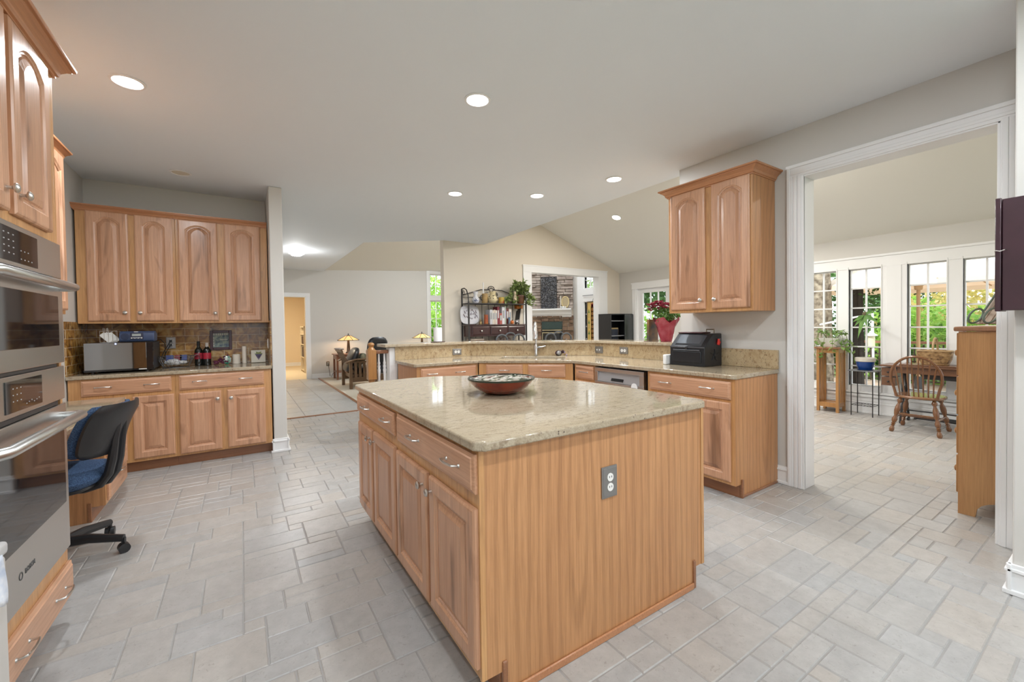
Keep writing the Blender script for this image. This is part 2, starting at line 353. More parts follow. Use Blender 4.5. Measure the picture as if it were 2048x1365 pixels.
# ---- walls
def wallx(name, x0, x1, ya, yb, z0, z1, holes=(), m=WALL):
    mb = MB(); cuts = sorted({ya, yb}|{h for H in holes for h in H[:2]})
    for a, b in zip(cuts, cuts[1:]):
        hs = sorted([(H[2], H[3]) for H in holes if H[0] <= a+1e-6 and H[1] >= b-1e-6]); z = z0
        for p, q in hs:
            if p > z+1e-4: mb.box(x0, x1, a, b, z, p)
            z = q
        if z < z1-1e-4: mb.box(x0, x1, a, b, z, z1)
    return K(name, mb, m, smooth=False)
def wally(name, y0, y1, xa, xb, z0, z1, holes=(), m=WALL):
    mb = MB(); cuts = sorted({xa, xb}|{h for H in holes for h in H[:2]})
    for a, b in zip(cuts, cuts[1:]):
        hs = sorted([(H[2], H[3]) for H in holes if H[0] <= a+1e-6 and H[1] >= b-1e-6]); z = z0
        for p, q in hs:
            if p > z+1e-4: mb.box(a, b, y0, y1, z, p)
            z = q
        if z < z1-1e-4: mb.box(a, b, y0, y1, z, z1)
    return K(name, mb, m, smooth=False)
wallx('wall_left', XL-.12, XL, YN, YB+.12, 0, ZC)
wally('wall_back', YB, YB+.12, XL, .26, 0, ZC)
K('wall_stub', MB().box(.262, .384, 4.966, YB+.12, 0, ZC), WALL, smooth=False, bevel=.008)
wallx('wall_hall', -.22, -.1, YB+.12, YF, 0, ZC)
wallx('wall_right', XR, XR2, .36, 2.5, 0, ZC, [(.475, 1.447, 0, 2.378)])
K('wall_pantry', MB().box(2.992, XR2, YN, .352, 0, ZC), WALL, smooth=False, bevel=.006)
# near wall of the kitchen, behind the camera, with an unseen window added for sky fill
NW = [(-.7, 2.7, .75, 2.35)]
wally('wall_near', YN-.12, YN, XL-.12, XR2, 0, ZC+.1, NW)
wally('wall_near_sunroom', YN-.12, YN, XR2, XS+.12, 0, 3.5, [(4.3, 6.6, .4, 2.2)])
# gable wall with the opening to the living room
mb = MB(); f = lambda x, y, z: (x, z, y); G0, G1 = YG, YG+.14
for pl in ([(2.93,0),(4.70,0),(4.70,vz(4.70)+.1),(3.72,2.9),(2.93,2.9)], [(4.70,2.378),(6.65,2.378),(6.65,vz(6.65)+.1),(XRG,3.37),(4.70,vz(4.70)+.1)], [(6.65,0),(XS+.12,0),(XS+.12,vz(XS)+.1),(6.65,vz(6.65)+.1)]):
    mb.prism(pl, G0, G1, f=f)
K('wall_gable', mb, WALLC, smooth=False)
mb = MB()                                                  # cased opening
for x in (4.57, 6.585): mb.box(x, x+.2 if x < 5 else x+.245, YG-.022, YG, 0, 2.312)
mb.box(4.569, 6.831, YG-.0235, YG, 2.312, 2.45); mb.box(4.56, 6.84, YG-.03, YG, 2.43, 2.455)
for x in (4.755, 6.585): mb.box(x-.012, x+.012, YG-.02, YG+.16, 0, 2.325)
mb.box(4.75, 6.60, YG-.02, YG+.16, 2.312, 2.336)
K('trim_3', mb, WHITE, smooth=False, bevel=.003)
# right outside wall of sunroom + living room
HW = [(2.50, 2.86, .37, 2.0), (2.0, 2.353, .37, 2.0), (1.378, 1.736, .37, 2.0), (.88, 1.24, .37, 2.0), (-1.2, .3, .37, 2.0), (5.30, 6.12, 0, 2.03), (3.3, 4.6, .37, 2.0),
      (7.22, 7.80, .3, 1.85), (7.22, 7.80, 2.18, 2.6)]
wallx('wall_window', XS, XS+.12, YN, YG+.1, 0, vz(XS)+.12, [h for h in HW if h[1] < 7])
wallx('wall_living', XS, XS+.12, YG+.14, 8.25, 0, 4.6, [h for h in HW if h[0] > 7])
wally('wall_far', YF, YF+.12, -.4, 9.6, 0, 4.9, [(.42, 1.385, 0, 2.09), (4.70, 5.55, .70, 2.06), (4.70, 5.55, 2.18, 2.84)])
# living room: sloped ceiling and the walls that close its upper part
def lz(x, y): return 2.775+.05*max(0, (x-1.81))+(YF-y)*.33
mb = MB(); v = [(1.7, YF+.1), (9.7, YF+.1), (9.7, 6.5), (1.7, 6.5)]
mb.add([(x, y, lz(x, y)) for x, y in v]+[(x, y, lz(x, y)+.15) for x, y in v], [(0,1,2,3),(7,6,5,4),(0,4,5,1),(1,5,6,2),(2,6,7,3),(3,7,4,0)])
K('ceiling_living', mb, CEILV, smooth=False)
mb = MB(); v = [(1.81, YF), (1.81, 7.45), (2.93, 6.66), (9.7, 6.66)]
for a, b in zip(v, v[1:]): mb.bar((a[0], a[1], 3.75), (b[0], b[1], 3.75), .06, 1.95)
K('wall_upper', mb, WALL, smooth=False)
K('wall_study', MB().box(-.7, -.6, YF+.1, 16.2, 0, 2.6).box(2.2, 2.3, YF+.1, 16.2, 0, 2.6).box(-.7, 2.3, 16.1, 16.2, 0, 2.6).box(-.7, 2.3, YF+.1, 16.2, 2.55, 2.65), WALLY, smooth=False)
K('wall_corner', MB().bar((XS, 8.2, 2.3), (5.3, 10.14, 2.3), .1, 4.6).bar((5.3, 10.1, 2.3), (5.3, YF, 2.3), .1, 4.6), WALLC, smooth=False)
# ---- baseboards, casings
def basex(mb, x, s, ya, yb, h=.14):
    mb.box(x, x+s*.014, ya, yb, 0, h); mb.box(x, x+s*.022, ya, yb, h-.035, h-.02); mb.box(x, x+s*.028, ya, yb, 0, .022)
def basey(mb, y, s, xa, xb, h=.14):
    mb.box(xa, xb, y, y+s*.014, 0, h); mb.box(xa, xb, y, y+s*.022, h-.035, h-.02); mb.box(xa, xb, y, y+s*.028, 0, .022)
mb = MB(); basey(mb, 4.966, -1, .246, .40); basex(mb, .262, -1, 4.94, 4.966); basex(mb, .384, 1, 4.94, YB+.1); K('baseboard_stub', mb, WHITE, bevel=.003)
mb = MB(); basex(mb, XR, -1, 1.545, 1.63); K('baseboard_right', mb, WHITE, bevel=.003)
mb = MB(); basex(mb, 2.992, -1, YN, .37); basey(mb, .352, 1, 2.966, XR); K('baseboard_pantry', mb, WHITE, bevel=.003)
mb = MB(); basey(mb, YF, -1, 1.48, 4.6, .12); K('baseboard_far', mb, WHITE, bevel=.003)
mb = MB(); basex(mb, XS, -1, YN, 5.1, .17); mb.box(XS-.018, XS, -1.4, 4.8, .165, .30); mb.box(XS-.045, XS, -1.4, 4.8, .225, .262); K('baseboard_window', mb, WHITE, bevel=.003)
mb = MB(); basey(mb, 16.1, -1, -.6, 2.2, .12); K('baseboard_study', mb, WHITE)
# doorway casing kitchen -> sunroom
mb = MB()
for s, (a, b) in enumerate(((1.437, 1.55), (.385, .472))):
    mb.box(XR-.018, XR, a, b, 0, 2.39 if s == 0 else 2.39)
    for k in (.25, .5, .78): mb.box(XR-.024, XR, a+(b-a)*k-.012, a+(b-a)*k+.012, 0, 2.39)
    mb.box(XR-.028, XR, (b-.02 if s == 0 else a), (b if s == 0 else a+.02), 0, 2.47)
mb.box(XR-.0195, XR, .384, 1.551, 2.38, 2.469); mb.box(XR-.0295, XR, .38, 1.555, 2.45, 2.475); mb.box(XR-.024, XR, .385, 1.55, 2.40, 2.42)
mb.box(XR-.012, XR2+.012, 1.437, 1.452, 0, 2.385); mb.box(XR-.012, XR2+.012, .47, .484, 0, 2.385); mb.box(XR-.012, XR2+.012, .47, 1.45, 2.37, 2.385)
mb.box(XR2, XR2+.018, .38, .475, 0, 2.47).box(XR2, XR2+.018, 1.447, 1.55, 0, 2.47).box(XR2, XR2+.018, .38, 1.55, 2.38, 2.47)
K('trim_4', mb, WHITE, smooth=False, bevel=.003)
# door opening of the far wall
mb = MB(); mb.box(1.385, 1.475, YF-.02, YF, 0, 2.09).box(.33, .42, YF-.02, YF, 0, 2.09).box(.329, 1.476, YF-.0215, YF, 2.09, 2.175)
mb.box(1.365, 1.39, YF-.02, YF+.14, 0, 2.09).box(.415, .44, YF-.02, YF+.14, 0, 2.09).box(.42, 1.385, YF-.02, YF+.14, 2.07, 2.095)
K('trim_5', mb, WHITE, smooth=False, bevel=.003)
# ---- windows
def window(n, ax, pl, a0, a1, z0, z1, cols, rows, sash=.035, mun=.018, casing=0, d=.12):
    def bx(mb, p, q, zz0, zz1, t0, t1):
        return mb.box(pl+t0, pl+t1, p, q, zz0, zz1) if ax == 'x' else mb.box(p, q, pl+t0, pl+t1, zz0, zz1)
    mb = MB()
    for p, q in ((a0-.001, a0+sash), (a1-sash, a1+.001)): bx(mb, p, q, z0, z1, .03, .08)
    bx(mb, a0+sash, a1-sash, z0-.001, z0+sash, .03, .08); bx(mb, a0+sash, a1-sash, z1-sash, z1+.001, .03, .08)
    for i in range(1, cols): c = a0+(a1-a0)*i/cols; bx(mb, c-mun/2, c+mun/2, z0, z1, .045, .07)
    for i in range(1, rows): c = z0+(z1-z0)*i/rows; bx(mb, a0, a1, c-mun/2, c+mun/2, .046, .069)
    o = K('window_%d' % n, mb, WHITE, smooth=False)
    g = MB(); bx(g, a0+.01, a1-.01, z0+.01, z1-.01, .055, .06); P(o, 'pane', g, GLASS, smooth=False)
    return o
for i, (h, cr) in enumerate(zip(HW, ((2, 6), (2, 6), (2, 6), (2, 6), (4, 6), None, (4, 6), (2, 5), (3, 2)))):
    if cr: window(i+1, 'x', XS, h[0]+.0, h[1]-.0, h[2], h[3], cr[0], cr[1], sash=.012)
window(10, 'y', YF, 4.70, 5.55, .70, 2.06, 4, 5); window(11, 'y', YF, 4.70, 5.55, 2.18, 2.84, 4, 2)
window(12, 'y', YN-.12, -.7, 2.7, .75, 2.35, 6, 3); window(13, 'y', YN-.12, 4.3, 6.6, .4, 2.2, 6, 4)  # the kitchen one is added behind the camera to let sky light in
mb = MB()                                                   # casings of the sunroom windows
ys = [-1.3, .35, .82, 1.30, 1.795, 1.94, 2.42, 2.92, 3.24, 4.68]
mb.box(XS-.0215, XS, -1.351, 4.751, 2.0, 2.165); mb.box(XS-.035, XS, -1.37, 4.77, 2.14, 2.17)
for a, b in ((.30, .88), (1.24, 1.378), (1.736, 2.0), (2.353, 2.50), (2.86, 3.3), (4.6, 4.75), (-1.35, -1.2)):
    mb.box(XS-.02, XS, a, b, .29, 2.0)
    if b-a > .2: mb.box(XS-.03, XS, a+.055, b-.055, .29, 2.0)
    for y in (a+.006, b-.006): mb.box(XS-.03, XS+.05, y-.006, y+.006, .30, 2.03)
mb.box(XS-.0215, XS, -1.351, 4.751, .29, .37); mb.box(XS-.06, XS, -1.4, 4.8, .275, .30)
K('trim_6', mb, WHITE, smooth=False, bevel=.003)
mb = MB()                                                   # far window + living window casings
for a, b, z in ((4.60, 4.70, .62), (5.55, 5.65, .62)): mb.box(a, b, YF-.02, YF, z, 2.92)
for a, b in ((.60, .70), (2.06, 2.18), (2.84, 2.93)): mb.box(4.599, 5.651, YF-.0215, YF, a, b)
K('trim_7', mb, WHITE, smooth=False)
mb = MB()
for a, b in ((7.04, 7.22), (7.80, 8.02)): mb.box(XS-.02, XS, a, b, 0, 2.75)
for a, b in ((0, .3), (1.85, 2.18), (2.6, 2.75)): mb.box(XS-.0215, XS, 7.039, 8.021, a, b)
for y in (7.22, 7.80): mb.box(XS-.01, XS+.11, y-.012, y+.012, .3, 2.6)
K('trim_8', mb, WHITE, smooth=False, bevel=.003)
# french door to the garden
mb = MB()
for a, b in ((5.30, 5.41), (5.99, 6.12)): mb.box(XS+.02, XS+.065, a, b, .01, 2.03)
for a, b in ((.01, .3), (1.94, 2.03)): mb.box(XS+.02, XS+.065, 5.41, 5.99, a, b)
d1 = K('door_1', mb, WHITE, smooth=False, bevel=.002)
g = MB()
for i in (1, 2): g.box(XS+.025, XS+.06, 5.41+.58*i/3-.008, 5.41+.58*i/3+.008, .3, 1.94)
for i in range(1, 5): g.box(XS+.026, XS+.059, 5.41, 5.99, .3+1.64*i/5-.008, .3+1.64*i/5+.008)
P(d1, 'muntins', g, WHITE, smooth=False)
P(d1, 'pane', MB().box(XS+.04, XS+.045, 5.405, 5.995, .295, 1.945), GLASS, smooth=False)
P(d1, 'door_handle', MB().tube([(XS+.02, 5.36, 1.0), (XS-.03, 5.36, 1.0), (XS-.035, 5.44, 1.0)], .009), NICKEL)
mb = MB()
for a, b in ((5.2, 5.30), (6.12, 6.24)): mb.box(XS-.022, XS, a, b, 0, 2.165); mb.box(XS-.032, XS, a+.02, a+.05, 0, 2.165)
mb.box(XS-.0335, XS, 5.199, 6.241, 2.03, 2.166); mb.box(XS-.035, XS, 5.18, 6.26, 2.14, 2.172)
for y in (5.297, 6.123): mb.box(XS-.01, XS+.11, y-.012, y+.012, 0, 2.04)
K('trim_9', mb, WHITE, smooth=False, bevel=.003)
# ---- tile backsplash of the back counter
def slatemat():
    m, nt, b = M0('slate_tile'); N, L = nt.nodes.new, nt.links.new
    tc = N('ShaderNodeTexCoord'); sp = N('ShaderNodeSeparateXYZ'); L(tc.outputs['Object'], sp.inputs[0])
    ad = N('ShaderNodeMath'); L(sp.outputs[0], ad.inputs[0]); L(sp.outputs[1], ad.inputs[1]); cb = N('ShaderNodeCombineXYZ'); L(ad.outputs[0], cb.inputs[0]); L(sp.outputs[2], cb.inputs[1])
    br = N('ShaderNodeTexBrick'); L(cb.outputs[0], br.inputs['Vector']); br.inputs['Scale'].default_value = 1; br.inputs['Brick Width'].default_value = .226; br.inputs['Row Height'].default_value = .0765
    br.inputs['Mortar Size'].default_value = .0018; br.inputs['Mortar Smooth'].default_value = .1; br.inputs['Color1'].default_value = rgba((.8,.8,.8)); br.inputs['Color2'].default_value = rgba((1.15,1.15,1.15)); br.inputs['Mortar'].default_value = rgba((1,1,1))
    n = N('ShaderNodeTexNoise'); n.inputs['Scale'].default_value = 11; n.inputs['Detail'].default_value = 7; n.inputs['Distortion'].default_value = 1.3; L(tc.outputs['Object'], n.inputs['Vector'])
    r = ramp(nt, [(.3, (.12,.05,.015)), (.47, (.27,.12,.025)), (.58, (.42,.23,.06)), (.72, (.48,.36,.16))]); L(n.outputs['Fac'], r.inputs['Fac'])
    c = mixc(nt, 1.0, r.outputs['Color'], br.outputs['Color'], 'MULTIPLY'); c = mixc(nt, br.outputs['Fac'], c, (.62,.50,.33)); L(c, b.inputs['Base Color']); b.inputs['Roughness'].default_value = .22
    bp = N('ShaderNodeBump'); bp.inputs['Strength'].default_value = .25; bp.inputs['Distance'].default_value = .004; L(n.outputs['Fac'], bp.inputs['Height']); L(bp.outputs['Normal'], b.inputs['Normal'])
    return m
K('trim_10', MB().box(XL, .262, YB-.012, YB, .905, 1.37).box(XL, XL+.012, 4.97, YB, .905, 1.37).box(.25, .262, 4.99, YB, .905, 1.37), slatemat(), smooth=False)
# ---- half wall behind the counters + its white end post
SPL = [(3.577, 1.615), (3.577, 3.645), (2.425, 4.68), (1.46, 4.68)]      # back edge of the lower counter
hw = [(3.60, 2.502), (3.60, 3.66), (2.435, 4.705), (1.49, 4.705)]
K('wall_bar', MB().prism(hw+off_poly(hw, -.11)[::-1], 0, 1.055), WALL, smooth=False)
K('trim_11', MB().box(1.40, 1.488, 4.70, 4.83, 0, 1.05).box(1.39, 1.495, 4.69, 4.84, 0, .14), WHITE, bevel=.004)
# ---- outdoors: lawn, deck
K('floor_deck', MB().box(XS+.12, 12.5, -3, 9, -.25, -.12), mat('deck_boards', (.42,.33,.25), .8, var=.3), smooth=False)
K('floor_lawn', MB().box(12.5, 40, -18, 30, -.6, -.3).box(-12, 12.5, 13.5, 40, -.6, -.3).box(-20, 30, -30, -3.2, -.6, -.3), mat('lawn', (.16,.28,.05), .9, var=.5, vscale=3), smooth=False)
# ================================================================== CABINETS
# cabinet frame: x along the front (left to right), front faces -y at y = 0, z up from the floor
def door_mb(x0, x1, z0, z1, arch=False, fr=.058, y=0, t=.02):
    mb = MB(); n = 10 if arch else 1; rise = .05 if arch else 0
    a0, a1, b0, b1 = x0+fr, x1-fr, z0+fr, z1-fr+(.006 if arch else 0)
    def inner(d, yy):
        p = [(a0+d, yy, b0+d), (a1-d, yy, b0+d)]; sp = b1-rise-d*.9; w = (a1-a0)/2-d; c = (a0+a1)/2
        for k in range(n+1):
            u = 1-2*k/n; hgt = (rise)*(1-abs(u)**2.2) if arch else 0
            p.append((c+u*w, yy, sp+hgt))
        return p
    def outer(e, yy):
        p = [(x0+e, yy, z0+e), (x1-e, yy, z0+e)]
        for k in range(n+1): p.append((x1-e-(x1-x0-2*e)*k/n, yy, z1-e))
        return p
    f = y-t
    loops = [outer(0, y-.001), outer(0, f+.006), outer(.007, f+.001), outer(.012, f), inner(-.004, f), inner(.003, f+.006), inner(.009, f+.007), inner(.012, f+.0125), inner(.018, f+.0125), inner(.024, f+.008), inner(.046, f+.001), inner(.05, f+.001)]
    k = len(loops[0]); vs = [p for l in loops for p in l]; fs = [tuple(range(k))]
    for i in range(len(loops)-1): fs += [(i*k+j, i*k+(j+1) % k, (i+1)*k+(j+1) % k, (i+1)*k+j) for j in range(k)]
    fs.append(tuple(range((len(loops)-1)*k, len(loops)*k))); mb.add(vs, fs); mb.m = [1 if q > 8*k else 0 for q in range(len(fs))]; return mb
def drawer_mb(x0, x1, z0, z1, y=0, t=.02):
    mb = MB(); vs = []
    L = [(0, y-.001), (0, y-t+.009), (.004, y-t+.007), (.012, y-t+.004), (.016, y-t), (.02, y-t)]
    for e, yy in L: vs += [(x0+e, yy, z0+e), (x1-e, yy, z0+e), (x1-e, yy, z1-e), (x0+e, yy, z1-e)]
    fs = [(0,1,2,3)]+[(i*4+j, i*4+(j+1) % 4, i*4+4+(j+1) % 4, i*4+4+j) for i in range(len(L)-1) for j in range(4)]+[tuple(range(4*len(L)-4, 4*len(L)))]
    return mb.add(vs, fs)
def knob_mb(x, z, y=-.02): return MB().lathe([(.006, 0), (.0055, .012), (.009, .016), (.016, .019), (.0165, .024), (.012, .029), (.004, .031)], (x, y, z), 16, ax=(0,-1,0))
def pull_mb(x, z, y=-.02, w=.052):
    mb = MB(); mb.tube([(x-w, y, z), (x-w, y-.012, z+.001), (x-w+.004, y-.026, z+.003), (x-w*.5, y-.031, z+.004), (x, y-.033, z+.004), (x+w*.5, y-.031, z+.004), (x+w-.004, y-.026, z+.003), (x+w, y-.012, z+.001), (x+w, y, z)], .0042, 8)
    for s in (-1, 1): mb.lathe([(.0075, 0), (.006, .004)], (x+s*w, y, z), 10, ax=(0,-1,0))
    return mb
def crown_mb(x0, x1, d, z0, z1, out=.05, left=True, right=True, y=0):
    """crown around front (and sides) of a cabinet, stepped cove profile"""
    mb = MB(); h = z1-z0; pr = [(.0, 0), (.008, 0), (.008, .12), (.014, .16), (.018, .4), (.030, .62), (.040, .72), (.040, .80), (.048, .82), (.05, .9), (.05, 1.0), (0, 1.0)]
    path = lambda o: ([(x0-o*left, d)] if left else []) + [(x0-o*left, y-o), (x1+o*right, y-o)] + ([(x1+o*right, d)] if right else [])
    P2 = [path(o*out/.05) for o, _ in pr]; k = len(P2[0]); vs = [(q[0], q[1], z0+h*pr[i][1]) for i, l in enumerate(P2) for q in l]
    fs = [(i*k+j, i*k+j+1, ((i+1) % len(pr))*k+j+1, ((i+1) % len(pr))*k+j) for i in range(len(pr)) for j in range(k-1)]
    fs += [tuple(i*k for i in range(len(pr))), tuple(i*k+k-1 for i in range(len(pr)))]
    return mb.add(vs, fs)
def cabinet(name, label, loc, rz, wdt, dep, z0, z1, doors=(), drawers=(), crown=None, toe=False, group=None, carcass=None, kick=None):
    t = T(name, label, 'cabinet', loc, rz, group, local=True)
    P(t, 'carcass', carcass or MB().box(0, wdt, 0, dep, z0, z1), FRAMEW['z'], smooth=False, bevel=.002)
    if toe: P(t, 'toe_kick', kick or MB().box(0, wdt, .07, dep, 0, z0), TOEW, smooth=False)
    for d in doors:
        o = P(t, 'door', door_mb(*d[:4], arch=d[4]), [DOORW['z'], DOORP], smooth=False)
        if d[5]: P(o, 'knob', knob_mb(*d[5]), NICKEL)
    for d in drawers:
        o = P(t, 'drawer', drawer_mb(*d[:4]), DOORW['x'], smooth=False)
        for hx in d[4]: P(o, 'handle', pull_mb(hx, (d[2]+d[3])/2+.004), NICKEL)
    if crown: P(t, 'crown_moulding', crown_mb(0, wdt, dep, *crown[:2], left=crown[2], right=crown[3], out=crown[4]), CROWNW, ang=20)
    return t
# ---- upper cabinets on the back wall
UZ0, UZ1 = 1.355, 2.395
cabinet('wall_cabinet', 'hickory wall cabinet with two arched doors over the black microwave', (-1.232, 5.26, 0), 0, .702, .338, UZ0, UZ1,
        [(.07, .357, 1.377, 2.383, True, (.325, 1.455)), (.402, .680, 1.377, 2.383, True, (.432, 1.455))], crown=(2.376, 2.433, True, False, .045), group='hickory cabinets over the back counter')
cabinet('wall_cabinet', 'hickory wall cabinet with two arched doors over wine bottles and candles', (-.529, 5.26, 0), 0, .782, .338, UZ0, UZ1,
        [(.022, .340, 1.377, 2.383, True, (.31, 1.453)), (.40, .716, 1.377, 2.383, True, (.43, 1.453))], crown=(2.376, 2.433, False, False, .045), group='hickory cabinets over the back counter')
# ---- base cabinets of the back wall
cabinet('base_cabinet', 'hickory base cabinet with one wide drawer below the black microwave', (-1.24, 4.98, 0), 0, .712, .61, .10, .87,
        [(.08, .365, .13, .692, False, (.335, .62)), (.41, .70, .13, .692, False, (.44, .617))], [(.082, .683, .726, .856, (.22, .545))], toe=True, group='hickory base cabinets under the back counter')
cabinet('base_cabinet', 'hickory base cabinet beside the wall end, below bottles and candles', (-.527, 4.98, 0), 0, .777, .61, .10, .87,
        [(.025, .348, .118, .688, False, (.318, .614)), (.397, .719, .118, .688, False, (.427, .611))], [(.027, .712, .722, .855, (.182, .552))], toe=True, group='hickory base cabinets under the back counter')
S('countertop', 'granite countertop along the back wall under the brown tile', 'countertop', MB().prism([(XL+.002, 4.955), (.258, 4.955), (.258, 5.587), (XL+.014, 5.587)], .872, .905), GRAN, (-.5, 5.3, .872), bevel=.006)
# ---- right wall cabinet
t = cabinet('wall_cabinet', 'hickory wall cabinet with two arched doors above the black bread box', (3.24, 2.376, 0), R(-90), .728, .335, 1.37, 2.415,
        [(.028, .355, 1.397, 2.402, True, (.322, 1.47)), (.412, .735-.02, 1.397, 2.402, True, (.444, 1.47))], crown=(2.395, 2.465, True, True, .065))
P(t, 'side_panel', MB().box(.728, .732, .002, .335, 1.37, 2.40), PANELW, smooth=False)
# ---- right base cabinet, dishwasher, narrow drawer unit
t = cabinet('base_cabinet', 'hickory base cabinet with long drawer and oak end panel by the doorway', (2.955, 2.39, 0), R(-90), .758, .615, .10, .87,
        [(.03, .36, .125, .70, False, (.33, .62)), (.40, .733, .125, .70, False, (.43, .62))], [(.028, .735, .722, .852, (.19, .56))], toe=True)
P(t, 'end_panel', MB().prism([(0, .10), (.075, .10), (.075, 0), (.614, 0), (.614, .87), (0, .87)], .758, .764, f=lambda x, y, z: (z, x, y)), PANELW, smooth=False)
P(t, 'base_strip', MB().box(.764, .772, .09, .60, 0, .018).box(.752, .776, .07, .092, 0, .135), TOEW, bevel=.003)
t = T('dishwasher', 'stainless steel dishwasher under the counter by the bread box', 'dishwasher', (2.955, 3.025, 0), R(-90), local=True)
P(t, 'body', MB().box(.004, .61, .02, .58, .09, .86), BLACKPL, smooth=False)
P(t, 'door', MB().box(.006, .608, -.022, .02, .12, .725).box(.006, .608, -.022, .02, .822, .858).box(.006, .05, -.022, .02, .725, .822).box(.56, .608, -.022, .02, .725, .822), STEEL, smooth=False, bevel=.003)
P(t, 'control_panel', MB().prism([(-.018, .728), (.015, .728), (.015, .82), (.004, .82)], .05, .56, f=lambda x, y, z: (z, x, y)), mat('control_silver', (.45,.45,.47), .35, .7), smooth=False)
P(t, 'display', MB().prism([(-.0195, .742), (-.017, .742), (-.003, .775), (-.0055, .775)], .22, .37, f=lambda x, y, z: (z, x, y)), BLACKGL, smooth=False)
P(t, 'toe_kick', MB().box(.006, .608, .05, .1, 0, .1), BLACKPL, smooth=False)
S('magnet', 'round white magnet sign on the stainless dishwasher door', 'magnet', MB().lathe([(.034, 0), (.034, .004)], (2.933, 2.52, .715), 24, ax=(-1,0,0)).box(2.9275, 2.9292, 2.497, 2.543, .697, .707, 1), [WHITE, BLACKPL], (2.93, 2.52, .715))
cabinet('base_cabinet', 'narrow hickory drawer cabinet between sink and dishwasher', (2.955, 3.335, 0), R(-90), .305, .6, .10, .87, [(.02, .295, .125, .70, False, (.27, .62))], [(.028, .292, .722, .856, (.16,))], toe=True)
# sink base across the corner
A, B = Vector((2.955, 3.36)), Vector((2.195, 4.06)); dl = (B-A).length; an = math.atan2(A.y-B.y, A.x-B.x)
cabinet('base_cabinet', 'hickory corner cabinet under the sink with two false drawers', (B.x, B.y, 0), an, dl, .5, .10, .87,
        [(.09, .49, .125, .70, False, (.46, .62)), (.55, .945, .125, .70, False, (.58, .62))], [(.085, .49, .722, .856, (.29,)), (.55, .95, .722, .856, (.75,))], toe=True, carcass=MB().box(0, dl, 0, .02, .1, .87).box(0, dl, .02, .5, .1, .62))
t = cabinet('base_cabinet', 'hickory base cabinet at the left end of the raised bar', (1.49, 4.07, 0), 0, .70, .6, .10, .87,
        [(.05, .35, .125, .70, False, (.32, .62)), (.37, .67, .125, .70, False, (.4, .62))], [(.035, .672, .722, .852, (.155, .475))], toe=True)
P(t, 'end_panel', MB().box(-.006, 0, 0, .6, 0, .87), PANELW, smooth=False)
# ---- sink counter, bar top, granite upstand
fr = [(3.574, 1.615), (2.955, 1.615), (2.93, 1.64), (2.93, 3.36), (2.18, 4.045), (1.475, 4.045), (1.455, 4.065), (1.455, 4.677), (2.424, 4.677), (3.574, 3.643)]
sd = Vector((.742, -.670)); sn = Vector((.670, .742)); sc = Vector((2.86, 3.965))
def sp(u, v): q = sc+sd*u+sn*v; return (q.x, q.y)
hole = [sp(-.38, -.19), sp(.38, -.19), sp(.38, .19), sp(-.38, .19)]
mb = MB(); mb.holed(fr, hole, .872, .905)
S('countertop', 'polished granite counter with the sink, wrapping the corner below the bar', 'countertop', mb, GRAN, (2.9, 3.5, .872), bevel=.006)
mb = MB()
for q0, q1 in ((0, 1), (1, 2), (2, 3), (3, 0)):
    pass
def ring(u, v): return [sp(-u, -v), sp(u, -v), sp(u, v), sp(-u, v)]
vs = []
for u, v, z in ((.385, .195, .870), (.368, .178, .870), (.36, .17, .66), (.30, .12, .65)): vs += [(x, y, z) for x, y in ring(u, v)]
mb.add(vs, [(i*4+j, i*4+(j+1) % 4, i*4+4+(j+1) % 4, i*4+4+j) for i in range(3) for j in range(4)]+[(12, 13, 14, 15)])
S('sink', 'stainless undermount sink in the corner counter', 'sink', mb, STEEL, (2.86, 3.965, .66), recalc=False)
t = T('faucet', 'chrome pull-down kitchen faucet behind the sink', 'faucet', (3.02, 4.11, .905), local=True)
P(t, 'base', MB().lathe([(.027, 0), (.027, .006), (.023, .01), (.023, .135), (.021, .14)], n=20), CHROME)
P(t, 'spout', MB().tube([(0,0,.13), (0,0,.30), (-.004,-.004,.36), (-.018,-.02,.40), (-.036,-.04,.41), (-.05,-.056,.40), (-.056,-.062,.385)], .014, 12), CHROME)
P(t, 'spray_head', MB().tube([(-.052,-.058,.40), (-.060,-.066,.33), (-.07,-.077,.23), (-.072,-.079,.21)], [.017, .023, .030, .027], 14), CHROME)
P(t, 'lever', MB().tube([(.015,-.01,.105), (.04,-.03,.108), (.09,-.075,.122)], [.014, .011, .009], 10), CHROME)
mb = MB(); c = (3.245, 3.95, .905)
mb.ell((c[0], c[1], c[2]+.034), .05, .036, .035, 14, 8); mb.ell((c[0]+.04, c[1]-.03, c[2]+.05), .02, .02, .022); g = random.Random(3)
t = T('scrubber_holder', 'small dark ceramic frog scrubber holder by the sink', 'scrubber holder', c)
P(t, 'body', mb, mat('dark_ceramic', (.05,.025,.03), .15))
P(t, 'scrubber', MB().ell((c[0]-.015, c[1]-.022, c[2]+.035), .034, .022, .027, 10, 6, rng=g, j=.08), mat('steel_wool', (.42,.41,.40), .4, .7, bump=.6, bscale=400))
mb = MB()
for k in range(5): mb.ell((c[0]+.012+.012*k, c[1]+.006-.02*k, c[2]+.066-.006*(k-1)**2), .008, .008, .012, 8, 5)
P(t, 'crest', mb, mat('lilac_ceramic', (.35,.28,.42), .2))
spl = [(3.577, 2.495), (3.577, 3.648), (2.426, 4.682), (1.46, 4.682)]
P0 = off_poly(spl, -.02)
mb = MB(); mb.prism(spl+P0[::-1], .9055, 1.056)
S('granite_upstand', 'granite upstand under the raised bar, behind sink', 'upstand', mb, GRANE, (2.9, 4.2, .905), smooth=False)
S('granite_upstand', 'short granite upstand on the wall behind the black bread box', 'upstand', MB().box(3.556, 3.578, 1.618, 2.494, .9055, 1.056), GRANE, (3.57, 2.05, .905), bevel=.002)
